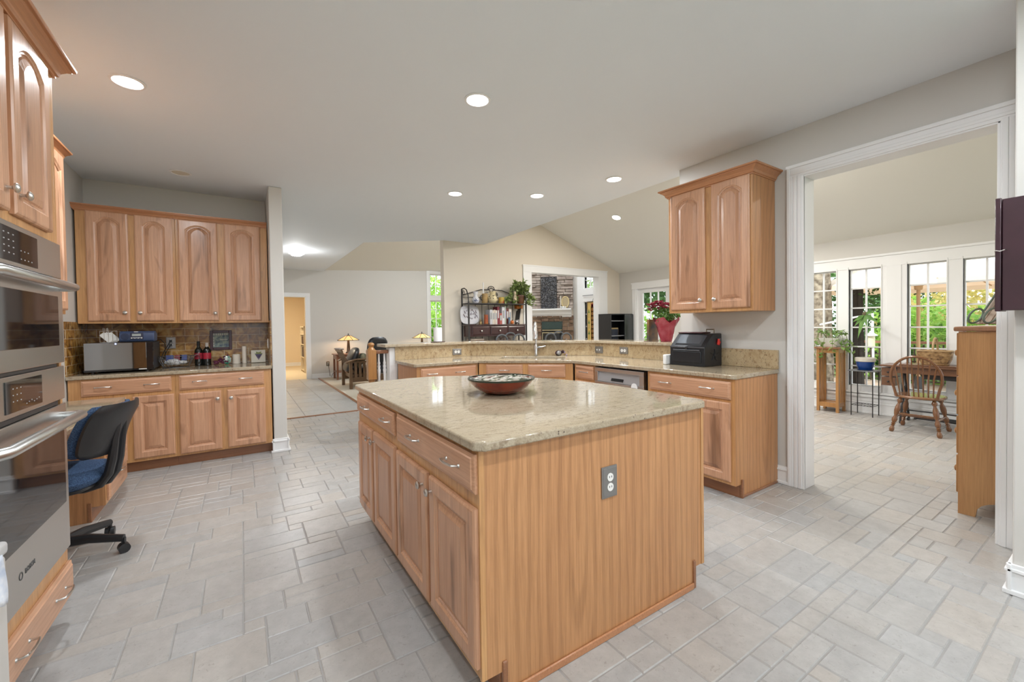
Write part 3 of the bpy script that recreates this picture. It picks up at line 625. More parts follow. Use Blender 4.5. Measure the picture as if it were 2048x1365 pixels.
bar = [(3.545, 2.504), (3.545, 3.625), (2.41, 4.645), (1.335, 4.645)]
bb = off_poly(bar, -.34); bb[0] = (bb[0][0], 2.504)
S('bar_top', 'raised granite bar top running around the sink corner', 'countertop', MB().prism(bar+bb[::-1], 1.0565, 1.09), GRAN, (3, 4.3, 1.056), bevel=.006)
# ---- island
IX0, IX1, IY0, IY1 = .645, 1.888, 1.21, 2.868
body = [(IX0, IY0), (IX1, IY0), (IX1, 1.95), (1.76, 2.25), (1.45, 2.60), (1.15, 2.84), (.95, 2.868), (IX0, IY1)]
loc = [(IY1-y, x-IX0) for x, y in body]
car = MB().prism(loc, .10, .872)
kick = MB().prism([(IY1-min(max(y, IY0+.004), IY1-.07), min(max(x, IX0+.075), IX1-.075)-IX0) for x, y in body], 0, .10)
t = cabinet('kitchen_island', 'hickory kitchen island with oak end panel and four doors on its left', (IX0, IY1, 0), R(-90), 1.658, 1.2, .1, .872,
    [(.045, .372, .135, .676, False, (.342, .628)), (.41, .806, .135, .68, False, (.442, .628)), (.836, 1.232, .135, .676, False, (1.20, .622)), (1.262, 1.656, .14, .676, False, (1.296, .622))],
    [(.02, .797, .736, .85, (.285, .69)), (.846, 1.655, .726, .858, (1.11, 1.50))], toe=True, carcass=car, kick=kick)
pn = [(.014, .098), (.09, .098), (.09, 0), (IX1-IX0-.08, 0), (IX1-IX0-.08, .098), (IX1-IX0, .098), (IX1-IX0, .872), (.014, .872)]
P(t, 'end_panel', MB().prism(pn, 1.658, 1.664, f=lambda x, y, z: (z, x, y)), PANELW, smooth=False)
P(t, 'corner_stile', MB().box(1.652, 1.6645, -.001, .019, .098, .872), FRAMEW['z'], smooth=False)
P(t, 'corner_stile', MB().box(1.6645, 1.668, IX1-IX0-.016, IX1-IX0+.004, .098, .872), FRAMEW['z'], smooth=False)
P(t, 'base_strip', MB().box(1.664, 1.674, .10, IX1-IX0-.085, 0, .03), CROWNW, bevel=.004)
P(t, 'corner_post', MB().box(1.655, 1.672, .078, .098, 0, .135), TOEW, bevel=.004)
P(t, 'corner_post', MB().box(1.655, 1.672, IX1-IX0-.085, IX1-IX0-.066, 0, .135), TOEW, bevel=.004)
ic = [(.655, 1.172), (1.862, 1.172), (1.893, 1.203), (1.915, 1.55), (1.917, 1.80), (1.89, 2.08), (1.82, 2.32), (1.71, 2.53), (1.57, 2.72), (1.40, 2.87), (1.22, 2.965), (1.03, 2.985), (.83, 2.955), (.65, 2.90), (.622, 2.872), (.622, 1.205)]
ic2 = []
for i, p in enumerate(ic):                                   # round the front corners
    ic2.append(p)
S('island_top', 'polished granite island top with a bowed back edge under the red bowl', 'countertop', MB().prism(ic2, .873, .906), GRAN, (1.25, 2, .873), bevel=.007, seg=3)
def outlet(c, nx, lab, horiz=False, sw=False, plate=PEWTER, w=.075, h=.118):
    """duplex outlet on a plate; c on the wall face, nx outward direction (unit x,y)"""
    ang = math.atan2(nx[1], nx[0])+PI/2
    t = T('wall_outlet', lab, 'outlet', c, ang, local=True)
    W, H = (h, w) if horiz else (w, h)
    P(t, 'plate', MB().box(-W/2, W/2, -.006, 0, -H/2, H/2).box(-W/2+.006, W/2-.006, -.008, 0, -H/2+.006, H/2-.006), plate, smooth=False, bevel=.002)
    for s in (-1, 1):
        cx_, cz_ = (s*.02, 0) if horiz else (0, s*.02)
        mb = MB()
        if sw: mb.box(cx_-.004, cx_+.004, -.018, -.006, -.009, .009)
        else: mb.lathe([(.0165, 0), (.0165, .004)], (cx_, -.007, cz_), 18, ax=(0,-1,0))
        o = P(t, 'switch_lever' if sw else 'receptacle', mb, IVORY)
        if not sw:
            for q in (-1, 1): P(o, 'slot', MB().box(cx_+q*.006-.0012, cx_+q*.006+.0012, -.0118, -.0105, cz_-.002, cz_+.006), BLACKPL, smooth=False)
    return t
outlet((1.242, IY0-.0062, .642), (0, -1), 'pewter framed outlet on the island end panel', w=.086, h=.128)
outlet((2.228, 4.68, .968), (0, -1), 'horizontal outlet on granite upstand, left of the faucet', True)
outlet((3.575, 3.215, .985), (-1, 0), 'horizontal outlet on granite upstand nearest the bread box', True)
outlet((3.575, 3.60, .978), (-1, 0), 'double switch plate on granite upstand, right of the faucet', True, True, w=.08, h=.13)
outlet((-.62, YB-.012, 1.153), (0, -1), 'pewter outlet on brown tile with black plugs above the wire basket', w=.078, h=.12)
outlet((1.865, YF-.001, .36), (0, -1), 'bronze outlet low on the far wall beside the slatted armchair', plate=mat('bronze_plate', (.2,.15,.1), .4, .6))
# ================================================================== OVEN WALL (left)
XO = -.66                                                     # oven wall cabinet face; frame: x = along +y, front faces +X
t = cabinet('oven_cabinet', 'tall hickory oven cabinet at the left edge of the photo', (XO-.012, 1.80, 0), R(90), .83, .57, .10, 2.42,
    [(.045, .335, 1.70, 2.39, True, (.305, 1.775)), (.375, .72, 1.70, 2.39, True, (.41, 1.775))], [(.14, .826, .115, .265, (.30, .66))], toe=True, crown=(2.40, 2.475, False, True, .065), carcass=MB().box(0, .022, 0, .57, .1, 2.42).box(.808, .83, 0, .57, .1, 2.42).box(.022, .808, .55, .57, .1, 2.42).box(.022, .808, 0, .55, 1.668, 2.42).box(.022, .808, 0, .55, .1, .328))
def oven(name, label, z0, z1, zp, zh, glass):
    """wall oven: control panel above zp, door below with bar handle at zh and a window"""
    t = T(name, label, 'oven', (XO-.012, 1.84, 0), R(90), local=True); Wd = .745
    P(t, 'body', MB().box(.01, Wd-.01, .0, .5, z0, z1), BLACKPL, smooth=False)
    return t, Wd
t, Wd = oven('wall_oven', 'upper stainless built-in microwave oven with keypad and bar handle', 1.15, 1.66, 1.52, 1.485, None)
P(t, 'control_panel', MB().box(0, Wd+.03, -.012, 0, 1.515, 1.665), STEEL, smooth=False, bevel=.003)
P(t, 'keypad', MB().box(.05, .52, -.0145, -.011, 1.53, 1.645), BLACKGL, smooth=False)
kp = MB()
for i in range(4):
    for j in range(3): kp.box(.24+j*.035, .249+j*.035, -.0152, -.014, 1.555+i*.022, 1.5585+i*.022)
for j in range(7): kp.box(.37+(j%4)*.03, .377+(j%4)*.03, -.0152, -.014, 1.545+.03*(j//4), 1.5485+.03*(j//4))
P(t, 'key_marks', kp, mat('key_grey', (.45,.45,.45), .5), smooth=False)
P(t, 'vent', MB().box(.03, Wd-.05, -.008, 0, 1.497, 1.513), BLACKPL, smooth=False)
P(t, 'door', MB().box(0, Wd+.03, -.014, 0, 1.15, 1.495), STEEL, smooth=False, bevel=.003)
P(t, 'door_window', MB().box(.06, Wd-.03, -.016, -.013, 1.225, 1.435), BLACKGL, smooth=False, bevel=.001)
P(t, 'handle', MB().tube([(.02, -.014, 1.475), (.02, -.05, 1.476), (.05, -.065, 1.477), (Wd-.02, -.065, 1.477), (Wd+.005, -.05, 1.476), (Wd+.005, -.014, 1.475)], .0165, 14), steelmat('handle_steel', (.66,.67,.66), .3))
t, Wd = oven('wall_oven', 'lower stainless wall oven with black glass door and bar handle', .33, 1.145, .99, .9, None)
P(t, 'control_panel', MB().box(0, Wd+.03, -.012, 0, .992, 1.135), STEEL, smooth=False, bevel=.003)
P(t, 'keypad', MB().box(.22, .52, -.0145, -.011, 1.01, 1.118), BLACKGL, smooth=False)
kp = MB(); g = random.Random(5)
for i in range(3):
    for j in range(3): kp.box(.27+j*.03, .276+j*.03, -.0152, -.014, 1.045+i*.022, 1.0485+i*.022)
for j in range(6): kp.box(.375+.022*j, .380+.022*j, -.0152, -.014, 1.025+.004*(j % 3), 1.0285+.004*(j % 3))
P(t, 'key_marks', kp, mat('key_grey', (.45,.45,.45), .5), smooth=False)
P(t, 'vent', MB().box(.03, Wd-.04, -.007, 0, .974, .99).box(.03, Wd-.04, -.007, 0, 1.137, 1.148), BLACKPL, smooth=False)
P(t, 'door', MB().box(0, Wd+.03, -.014, 0, .335, .972), STEEL, smooth=False, bevel=.003)
P(t, 'door_window', MB().box(.11, Wd-.012, -.017, -.013, .545, .895), BLACKGL, smooth=False, bevel=.001)
P(t, 'handle', MB().tube([(.02, -.014, .915), (.02, -.05, .917), (.05, -.072, .918), (Wd-.01, -.072, .918), (Wd+.012, -.055, .917), (Wd+.012, -.014, .915)], .019, 14), bpy.data.materials['handle_steel'])
def lettering(s, size, mtl, parent, M, name='lettering', ext=.0006):
    cu = bpy.data.curves.new('txt', 'FONT'); cu.body = s; cu.size = size; cu.extrude = ext; cu.align_x = 'CENTER'; cu.align_y = 'CENTER'
    o = bpy.data.objects.new('txt', cu); C.objects.link(o); bpy.context.view_layer.update()
    me = bpy.data.meshes.new_from_object(o.evaluated_get(bpy.context.evaluated_depsgraph_get())); bpy.data.objects.remove(o)
    me.transform(M); me.materials.clear(); me.materials.append(mtl)
    q = bpy.data.objects.new(name, me); C.objects.link(q); q.parent = parent; OFF[q.name] = OFF[parent.name]; return q
DARKT = mat('print_dark', (.08,.08,.08), .5)
lettering('BOSCH', .025, DARKT, t, Matrix.Translation((.36, -.0148, .44)) @ Matrix.Rotation(PI/2, 4, 'X'))
P(t, 'badge', MB().lathe([(.014, 0), (.014, .001), (.011, .001), (.011, 0)], (.285, -.0142, .44), 20, ax=(0,-1,0), close=True), DARKT)
# grey appliance corner + cloth at the very edge of the frame
bx_, by_ = -.50, 1.545
t = T('kitchen_bin', 'grey steel bin corner with a white cloth at the left photo edge', 'bin', (-.58, 1.35, 0))
P(t, 'body', MB().box(-.645, bx_, 1.15, by_-.004, 0, .735), mat('bin_grey', (.55,.53,.5), .4), bevel=.008)
P(t, 'lid', MB().box(-.648, bx_+.004, 1.148, by_, .737, .77), mat('bin_lid', (.5,.5,.5), .3), bevel=.010, seg=3)
mb = MB(); nx_, nz_ = 10, 9
vs = [(bx_+.011+.004*math.sin(i*1.3+j*.4), by_-.23+.019*i, .765-.0145*j-.01*(i > 7)) for j in range(nz_) for i in range(nx_)]
mb.add(vs, [(j*nx_+i, j*nx_+i+1, (j+1)*nx_+i+1, (j+1)*nx_+i) for j in range(nz_-1) for i in range(nx_-1)])
o = S('dish_towel', 'white striped dish towel hanging over the grey bin at left', 'towel', mb, mat('towel_white', (.8,.82,.86), .9, col2=(.5,.58,.72), vscale=30), (bx_+.02, by_-.1, .6), recalc=False)
sol = o.modifiers.new('thick', 'SOLIDIFY'); sol.thickness = .004
# ---- desk: pedestal, apron drawer, granite top; small upper cabinet
t = T('desk_cabinet', 'hickory desk pedestal with drawers behind the blue office chair', 'desk', (-.80, 4.13, 0), R(90), local=True)
P(t, 'carcass', MB().box(-.25, .30, 0, .445, .10, .73), FRAMEW['z'], smooth=False, bevel=.002)
P(t, 'side_panel', MB().prism([(0, .10), (.075, .10), (.075, 0), (.445, 0), (.445, .73), (0, .73)], -.256, -.25, f=lambda x, y, z: (z, x, y)), PANELW, smooth=False)
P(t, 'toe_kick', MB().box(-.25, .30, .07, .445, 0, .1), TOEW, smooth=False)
P(t, 'corner_post', MB().box(-.262, -.245, .07, .09, 0, .13), TOEW, bevel=.003)
for z0, z1 in ((.60, .715), (.42, .585), (.12, .405)):
    o = P(t, 'drawer', drawer_mb(-.225, .285, z0, z1), DOORW['x'], ang=25); P(o, 'handle', pull_mb(.03, (z0+z1)/2), NICKEL)
P(t, 'apron', MB().box(-1.495, -.256, .02, .05, .61, .73), FRAMEW['x'], smooth=False)
o = P(t, 'drawer', drawer_mb(-1.45, -.30, .622, .722, y=.02), DOORW['x'], ang=25)
for hx in (-1.2, -.55): P(o, 'handle', pull_mb(hx, .67, y=0), NICKEL)
P(t, 'back_panel', MB().box(-1.495, -.256, .43, .445, .1, .73), FRAMEW['z'], smooth=False)
S('countertop', 'lower granite desk top along the left wall beside the ovens', 'countertop', MB().box(XL+.003, -.785, 2.642, 4.45, .731, .76), GRAN, (-1, 3.5, .731), bevel=.005)
cabinet('wall_cabinet', 'hickory wall cabinet seen edge-on over the desk, beside the ovens', (-.935, 2.70, 0), R(90), 1.065, .312, 1.395, 2.40, [(.03, .54, 1.42, 2.385, True, (.51, 1.5)), (.56, 1.045, 1.42, 2.385, True, (.61, 1.5))], crown=(2.376, 2.433, False, True, .045))
# ---- blue office chair
t = T('office_chair', 'blue fabric office chair with black plastic back at the desk', 'chair', (-.875, 3.32, 0), R(162), local=True)
# local frame: occupant faces +x ... here the chair faces -X of the room (towards the desk), so local +x -> see rz
BLUE = mat('blue_tweed', (.018,.04,.10), .95, bump=.7, bscale=420, col2=(.07,.14,.27), vscale=190)
mb = MB()
for k in range(5):
    a = 2*PI*k/5+.68; e = (.285*math.cos(a), .285*math.sin(a)); mb.tube([(0,0,.10), (e[0]*.45, e[1]*.45, .105), (e[0], e[1], .082)], [.03, .026, .02], 10)
P(t, 'star_base', mb, BLACKPL)
for k in range(5):
    a = 2*PI*k/5+.68; e = (.285*math.cos(a), .285*math.sin(a)); b = MB()
    for s in (-1, 1): b.lathe([(.012, -.011), (.027, -.009), (.027, .009), (.012, .011)], (e[0]-s*.013*math.sin(a+.6), e[1]+s*.013*math.cos(a+.6), .027), 16, ax=(-math.sin(a+.6), math.cos(a+.6), 0))
    b.box(e[0]-.008, e[0]+.008, e[1]-.008, e[1]+.008, .03, .085)
    P(t, 'caster', b, BLACKPL)
P(t, 'gas_column', MB().lathe([(.03, .09), (.03, .22), (.02, .225), (.02, .42)]), BLACKPL)
def cushion(mb, cx, cy, cz, sx, sy, sz, n=20, k=8, p=.55, m=0):
    vs = []
    for i in range(k+1):
        th = PI*i/k
        for j in range(n):
            ph = 2*PI*j/n; cs, sn_ = math.cos(ph), math.sin(ph); r = math.sin(th)**.45
            vs.append((cx+sx*r*math.copysign(abs(cs)**p, cs), cy+sy*r*math.copysign(abs(sn_)**p, sn_), cz+sz*math.cos(th)))
    return mb.add(vs, [(i*n+j, i*n+(j+1) % n, (i+1)*n+(j+1) % n, (i+1)*n+j) for i in range(k) for j in range(n)], m)
P(t, 'seat', cushion(MB(), .0, .0, .47, .225, .23, .055), BLUE)
P(t, 'seat_shell', cushion(MB(), .0, .0, .428, .2, .2, .03).box(-.09, .09, -.09, .09, .385, .42), BLACKPL)
def curved_back(x0, d, w, z0, z1, th):
    vs = []; n, k = 13, 15
    for s in (0, 1):
        for i in range(k):
            v = i/(k-1); z = z0+(z1-z0)*v; hw_ = w*(1-.10*(2*v-1)**4-.25*max(0, v-.85)/.15*.6-.2*max(0, .1-v)/.1)
            for j in range(n):
                u = 2*j/(n-1)-1; bow = .055*(u*u); lean = .055*v+.05*v*v-.04*(v*(1-v))
                vs.append((x0-lean-d*0+bow-s*th*(1-.55*max(abs(u), abs(2*v-1))**4), u*hw_, z))
    fs = []
    for s in (0, 1):
        for i in range(k-1):
            for j in range(n-1):
                a = s*n*k+i*n+j; fs.append((a, a+1, a+n+1, a+n) if s else (a, a+n, a+n+1, a+1))
    bd = [j for j in range(n)]+[i*n+n-1 for i in range(1, k)]+[(k-1)*n+j for j in range(n-2, -1, -1)]+[i*n for i in range(k-2, 0, -1)]
    fs += [(bd[i], bd[(i+1) % len(bd)], bd[(i+1) % len(bd)]+n*k, bd[i]+n*k) for i in range(len(bd))]
    return MB().add(vs, fs)
P(t, 'backrest', curved_back(-.195, 0, .185, .595, .872, .042), BLUE)
P(t, 'back_shell', curved_back(-.243, 0, .19, .588, .88, .03), BLACKPL)
mb = MB()
for s in (-1, 1): mb.tube([(.0, s*.035, .40), (-.14, s*.035, .40), (-.21, s*.035, .42), (-.25, s*.034, .48), (-.268, s*.032, .56), (-.285, s*.03, .68), (-.305, s*.022, .77)], [.02, .02, .021, .022, .022, .018, .010], 10)
P(t, 'back_bracket', mb, BLACKPL)
# ================================================================== THINGS ON THE BACK COUNTER
ZT = .9055
t = T('microwave', 'black glass microwave oven under the left wall cabinet', 'microwave', (-.93, 5.28, ZT))
P(t, 'body', MB().box(-1.165, -.70, 5.12, 5.50, ZT+.016, 1.178), BLACKPL, bevel=.006)
P(t, 'door', MB().box(-1.165, -.745, 5.095, 5.12, ZT+.02, 1.178), mat('mirror_black', (.36,.37,.39), .03, 1), smooth=False, bevel=.003)
P(t, 'door_frame', MB().box(-.75, -.70, 5.097, 5.12, ZT+.02, 1.178).box(-1.165, -.70, 5.09, 5.12, ZT+.018, ZT+.034), BLACKGL, smooth=False)
for x in (-1.12, -.75):
    for y in (5.15, 5.46): P(t, 'foot', MB().lathe([(.014, 0), (.014, .018)], (x, y, ZT), 10), BLACKPL)
P(t, 'badge', MB().box(-.80, -.745, 5.088, 5.0905, ZT+.022, ZT+.03), IVORY, smooth=False)
P(t, 'clock_light', MB().lathe([(.006, 0), (.006, .002)], (-.955, 5.096, 1.168), 10, ax=(0,-1,0)), mat('blue_led', (.1,.15,1), emis=(.2,.3,1), estr=8))
t = T('wire_rack', 'small silver wire rack holding white cards, on top of the microwave', 'rack', (-1.01, 5.21, 1.179))
mb = MB(); a0, a1, b0, b1, z0, z1 = -1.07, -.955, 5.16, 5.27, 1.182, 1.285
for z in (z0, z1): mb.tube([(a0,b0,z),(a1,b0,z),(a1,b1,z),(a0,b1,z)], .0022, 6, closed=True)
for k in range(5):
    x = a0+(a1-a0)*k/4; mb.tube([(x,b0,z0),(x,b0,z1)], .0016, 6); mb.tube([(x,b1,z0),(x,b1,z1+(.03 if k in (0, 1) else 0))], .0016, 6); mb.tube([(x,b0,z0),(x,b1,z0)], .0016, 6)
for y in (b0, b1): mb.tube([(a0+.025,y,z1),(a0+.022,y,z1+.024),(a0+.032,y,z1+.026),(a0+.035,y,z1)], .0018, 6)
P(t, 'wire_frame', mb, NICKEL)
for k in range(4):
    S('index_card', 'white cards leaning in the silver wire rack on the microwave', 'card', MB().bar((-1.062+.012*k, 5.18+.018*k, 1.262), (-1.0+.012*k, 5.18+.018*k, 1.19), .045, .003, upv=(0,1,0)), mat('card_white', (.78,.77,.73), .7), (-1.02, 5.2, 1.19), group='cards in the wire rack', smooth=False)
t = T('radio', 'dark blue cd clock radio on top of the black microwave', 'radio', (-.82, 5.26, 1.179))
BLUEP = mat('blue_plastic', (.05,.075,.15), .3)
pr = [(5.20, 1.192), (5.21, 1.183), (5.36, 1.183), (5.37, 1.20), (5.36, 1.255), (5.30, 1.281), (5.235, 1.281), (5.205, 1.262), (5.195, 1.23)]
P(t, 'body', MB().prism(pr, -.95, -.70, f=lambda x, y, z: (z, x, y)), BLUEP, bevel=.012, seg=3)
P(t, 'base', MB().box(-.945, -.705, 5.215, 5.36, 1.179, 1.186), BLACKPL)
P(t, 'speaker_grille', MB().lathe([(.031, 0), (.031, .004), (.02, .005), (.0, .003)], (-.908, 5.198, 1.232), 20, ax=(0,-1,0)), mat('navy_grille', (.02,.03,.07), .6))
P(t, 'control_panel', MB().box(-.872, -.778, 5.191, 5.2, 1.205, 1.265), mat('navy_panel', (.03,.035,.07), .3), bevel=.002)
P(t, 'display', MB().box(-.858, -.795, 5.189, 5.192, 1.235, 1.256), mat('lcd_grey', (.42,.45,.42), .2), smooth=False)
bt = MB()
for k in range(7): bt.box(-.866+.012*k, -.858+.012*k, 5.188, 5.192, 1.212+.003*(k % 2), 1.222)
bt.box(-.845, -.815, 5.196, 5.1985, 1.271, 1.276); P(t, 'button', bt, IVORY, smooth=False)
for k in range(2):
    z = 1.133+.04*k; e = -.69+.02*k
    S('power_cord', 'black power cord plugged into the outlet behind the wire basket', 'cord', MB().tube([(-.62, 5.565, z), (-.625, 5.54, z-.012), (-.655-.02*k, 5.54, 1.06), (-.69-.02*k, 5.545, .96), (-.695, 5.54, .92)], .004, 6).box(-.632, -.608, 5.552, 5.580, z-.014, z+.012), BLACKPL, (-.62, 5.57, z), group='cords at the counter outlet')
S('power_cord', 'black cord arching from the radio down behind the microwave', 'cord', MB().tube([(-.712, 5.36, 1.2), (-.68, 5.42, 1.195), (-.655, 5.46, 1.15), (-.655, 5.48, 1.05), (-.67, 5.5, .95), (-.68, 5.5, .912)], .0035, 6), BLACKPL, (-.7, 5.4, 1.2))
t = T('wire_basket', 'chicken-wire basket with white cloth between microwave and wine bottles', 'basket', (-.565, 5.42, ZT))
mb = MB(); cx, cy = -.565, 5.42
def ovl(rx, ry, z, n=22): return [(cx+rx*math.cos(2*PI*k/n), cy+ry*math.sin(2*PI*k/n), z) for k in range(n)]
for rx, ry, z, r in ((.105,.075,ZT+.003,.003), (.125,.09,ZT+.045,.0015), (.145,.10,ZT+.09,.0015), (.155,.108,ZT+.115,.003)): mb.tube(ovl(rx, ry, z), r, 6, closed=True)
for k in range(22):
    a, b = 2*PI*k/22, 2*PI*(k+1)/22
    for q, e in ((a, b), (b, a)): mb.tube([(cx+.105*math.cos(q), cy+.075*math.sin(q), ZT+.003), (cx+.155*math.cos(e), cy+.108*math.sin(e), ZT+.115)], .0012, 5)
for s in (-1, 1): mb.tube([(cx+s*.155, cy-.03, ZT+.115), (cx+s*.185, cy-.02, ZT+.13), (cx+s*.185, cy+.02, ZT+.13), (cx+s*.155, cy+.03, ZT+.115)], .003, 6)
P(t, 'wire_frame', mb, mat('grey_wire', (.22,.22,.22), .4, .8))
g = random.Random(7); mb = MB()
for k in range(9): mb.ell((cx+g.uniform(-.07,.07), cy+g.uniform(-.03,.03), ZT+.045+g.uniform(0,.02)), .04, .032, .026, 8, 6, rng=g, j=.1)
S('cloth', 'crumpled white cloth in the chicken-wire basket', 'cloth', mb, mat('cloth_white', (.75,.75,.75), .9), (cx, cy, ZT+.02))
for k, (c, dx) in enumerate((((.05,.09,.3), -.05), ((.25,.04,.06), .02), ((.08,.12,.35), .06))):
    S('packet', ['blue packet at left in the wire basket', 'dark red packet in the middle of the wire basket', 'blue packet at right in the wire basket'][k], 'packet', MB().box(cx+dx-.03, cx+dx+.03, cy-.012, cy+.012, ZT+.07, ZT+.125), mat('packet_%d' % k, c, .4), (cx+dx, cy, ZT+.07), group='packets in the wire basket', bevel=.003)
def bottle(x, y, lab, neck, capm, lm):
    t = T('wine_bottle', lab, 'bottle', (x, y, ZT), group='wine bottles on the back counter')
    P(t, 'glass_body', MB().lathe([(.032,0),(.036,.004),(.0365,.15),(.033,.168),(.02,.188),(.0145,.20),(.0135,neck-.002)], (x, y, ZT), 22), mat('bottle_glass', (.01,.012,.01), .06, spec=.7))
    P(t, 'capsule', MB().lathe([(.0148, neck-.05),(.0148,neck-.006),(.0155,neck-.005),(.0155,neck),(.004,neck)], (x, y, ZT), 18), capm)
    P(t, 'wine_label', MB().lathe([(.0369,.07),(.0369,.135)], (x, y, ZT), 22), lm)
LB1 = mat('label_black_red', (.04,.01,.015), .4, col2=(.5,.03,.06), vscale=26); LB2 = mat('label_red', (.55,.03,.06), .4, col2=(.35,.02,.04), vscale=40)
bottle(-.385, 5.50, 'dark wine bottle with black cap, left of the pair', .258, BLACKPL, LB1)
bottle(-.312, 5.485, 'dark wine bottle with red label and pale cap, right of the pair', .24, mat('cap_pale', (.6,.55,.5), .4), LB2)
t = T('picture_frame', 'small dark framed picture hung on the brown tile', 'picture', (-.19, 5.575, 1.06))
P(t, 'frame', MB().box(-.29,-.262,5.565,5.587,1.062,1.275).box(-.118,-.09,5.565,5.587,1.062,1.275).box(-.262,-.118,5.565,5.587,1.247,1.275).box(-.262,-.118,5.565,5.587,1.062,1.09), mat('frame_maroon', (.05,.008,.015), .3), bevel=.003)
mb = MB()
for k in range(7): mb.box(-.258+.0195*k, -.245+.0195*k, 5.573, 5.576, 1.222, 1.243)
for k in range(4): mb.box(-.26, -.25, 5.573, 5.576, 1.10+.028*k, 1.12+.028*k)
mb.box(-.20, -.13, 5.573, 5.576, 1.17, 1.178)
mb.box(-.263, -.117, 5.575, 5.585, 1.089, 1.248, 1); P(t, 'painting', mb, [mat('canvas_pale', (.5,.48,.42), .5), mat('canvas_blue', (.03,.06,.12), .5, col2=(.30,.36,.28), vscale=30)], smooth=False)
g = random.Random(11); mb = MB()
for k in range(46):
    u = g.random(); mb.ell((-.255+.12*u+g.uniform(-.01,.01), 5.47+g.uniform(-.02,.02), ZT+.014+(.018+.075*u)*g.random()), .0115, .0115, .0115, 8, 6)
t = T('grape_ornament', 'purple ceramic grape cluster lying beside the white candle', 'ornament', (-.2, 5.47, ZT))
P(t, 'grapes', mb, mat('grape_purple', (.13,.03,.06), .2))
mb = MB(); mb.ell((-.135, 5.455, ZT+.05), .036, .012, .045, 12, 8, rng=g, j=.12); P(t, 'leaf', mb, mat('glaze_green', (.75,.78,.74), .2, col2=(.03,.22,.14), vscale=22))
WAX = mat('cream_wax', (.78,.72,.62), .5)
def candle(x, y, r, h, lab):
    t = T('candle', lab, 'candle', (x, y, ZT), group='cream pillar candles on the counter')
    P(t, 'wax', MB().lathe([(r-.002,0),(r,.002),(r,h-.004),(r-.003,h),(r*.3,h-.004)], (x, y, ZT), 24), WAX); P(t, 'wick', MB().tube([(x,y,ZT+h-.005),(x,y,ZT+h+.008)], .001, 5), BLACKPL)
candle(-.053, 5.50, .037, .105, 'short wide cream pillar candle'); candle(.022, 5.52, .022, .19, 'tall thin cream pillar candle')
t = T('art_tile', 'cream ceramic tile with painted grapes leaning in the counter corner', 'tile', (.155, 5.52, ZT))
P(t, 'ceramic', MB().bar((.155, 5.50, ZT+.002), (.155, 5.528, ZT+.14), .012, .14, upv=(1,0,0)), mat('tile_cream', (.68,.64,.52), .25), smooth=False, bevel=.003)
mb = MB()
for k in range(5):
    for e in range(5-k): mb.ell((.157+(e-(4-k)/2)*.0125, 5.502+.002*(4-k)/4, ZT+.09-.0125*k), .0068, .004, .0068, 8, 5)
P(t, 'painted_grapes', mb, mat('grape_ink', (.10,.07,.18), .3)); mb = MB()
for s, zz in ((-1, .1), (1, .1), (-.5, .13), (.5, .125)): mb.leaf((.157, 5.505, ZT+.095), (s*.9, .05, (zz-.09)*14), (0,-1,0), .042, .026, fold=.05)
P(t, 'painted_leaves', mb, mat('leaf_ink', (.26,.30,.10), .4), recalc=False)
outlet((.249, 5.40, 1.12), (-1, 0), 'small white outlet on the short tiled side of the counter niche', plate=IVORY, w=.07, h=.11)
# ================================================================== ON THE ISLAND AND THE BAR
t = T('decorative_bowl', 'red lacquer bowl with painted black and white inside, on the island', 'bowl', (1.215, 1.985, .907))
b = (1.215, 1.985, .907); RM = .185
P(t, 'outside', MB().lathe([(.05,.003),(.088,.002),(.125,.02),(.165,.05),(RM,.083),(RM-.003,.085),(RM-.006,.083),(.16,.052),(.12,.024),(.085,.008),(.02,.007)], b, 44), mat('red_lacquer', (.24,.035,.012), .12, col2=(.14,.015,.008), vscale=6, coat=.6))
def swirl():
    m, nt, bs = M0('painted_swirl'); N, L = nt.nodes.new, nt.links.new
    tc = N('ShaderNodeTexCoord'); n = N('ShaderNodeTexNoise'); n.inputs['Scale'].default_value = 6.5; n.inputs['Distortion'].default_value = 2.2; n.inputs['Detail'].default_value = 1; L(tc.outputs['Object'], n.inputs['Vector'])
    r = ramp(nt, [(.36, (.70,.66,.58)), (.40, (.03,.04,.03)), (.46, (.07,.11,.06)), (.50, (.66,.62,.54)), (.56, (.70,.66,.58)), (.60, (.30,.05,.03)), (.64, (.10,.05,.04))]); r.color_ramp.interpolation = 'CONSTANT'; L(n.outputs['Fac'], r.inputs['Fac']); L(r.outputs['Color'], bs.inputs['Base Color']); bs.inputs['Roughness'].default_value = .12
    return m
P(t, 'painted_inside', MB().lathe([(.001,.0085),(.085,.0095),(.12,.0255),(.16,.0535),(RM-.008,.082)], b, 44), swirl(), recalc=False)
P(t, 'rim', MB().lathe([(RM-.008,.078),(RM+.002,.078),(RM+.003,.087),(RM-.009,.087)], b, 44, close=True), mat('rim_dark', (.02,.03,.02), .2))
t = T('bread_box', 'black embossed tin bread box with sloped lid on the right counter', 'bread box', (3.42, 2.24, ZT))
bx0, bx1, by0, by1 = 3.285, 3.545, 2.068, 2.405; TIN = mat('black_tin', (.02,.022,.026), .28, .2)
pr = [(bx0, ZT), (bx1, ZT), (bx1, 1.187), (3.41, 1.187), (bx0, 1.072)]
P(t, 'body', MB().prism(pr, by0, by1, f=lambda x, y, z: (x, z, y)), TIN, bevel=.006)
lp = Vector((bx0, 0, 1.072)); ld = Vector((.125, 0, .115)); ln = Vector((-.115, 0, .125)).normalized()
def onlid(a, b_, h): q = lp+ld*a+ln*h; return (q.x, by0+(by1-by0)*b_, q.z)
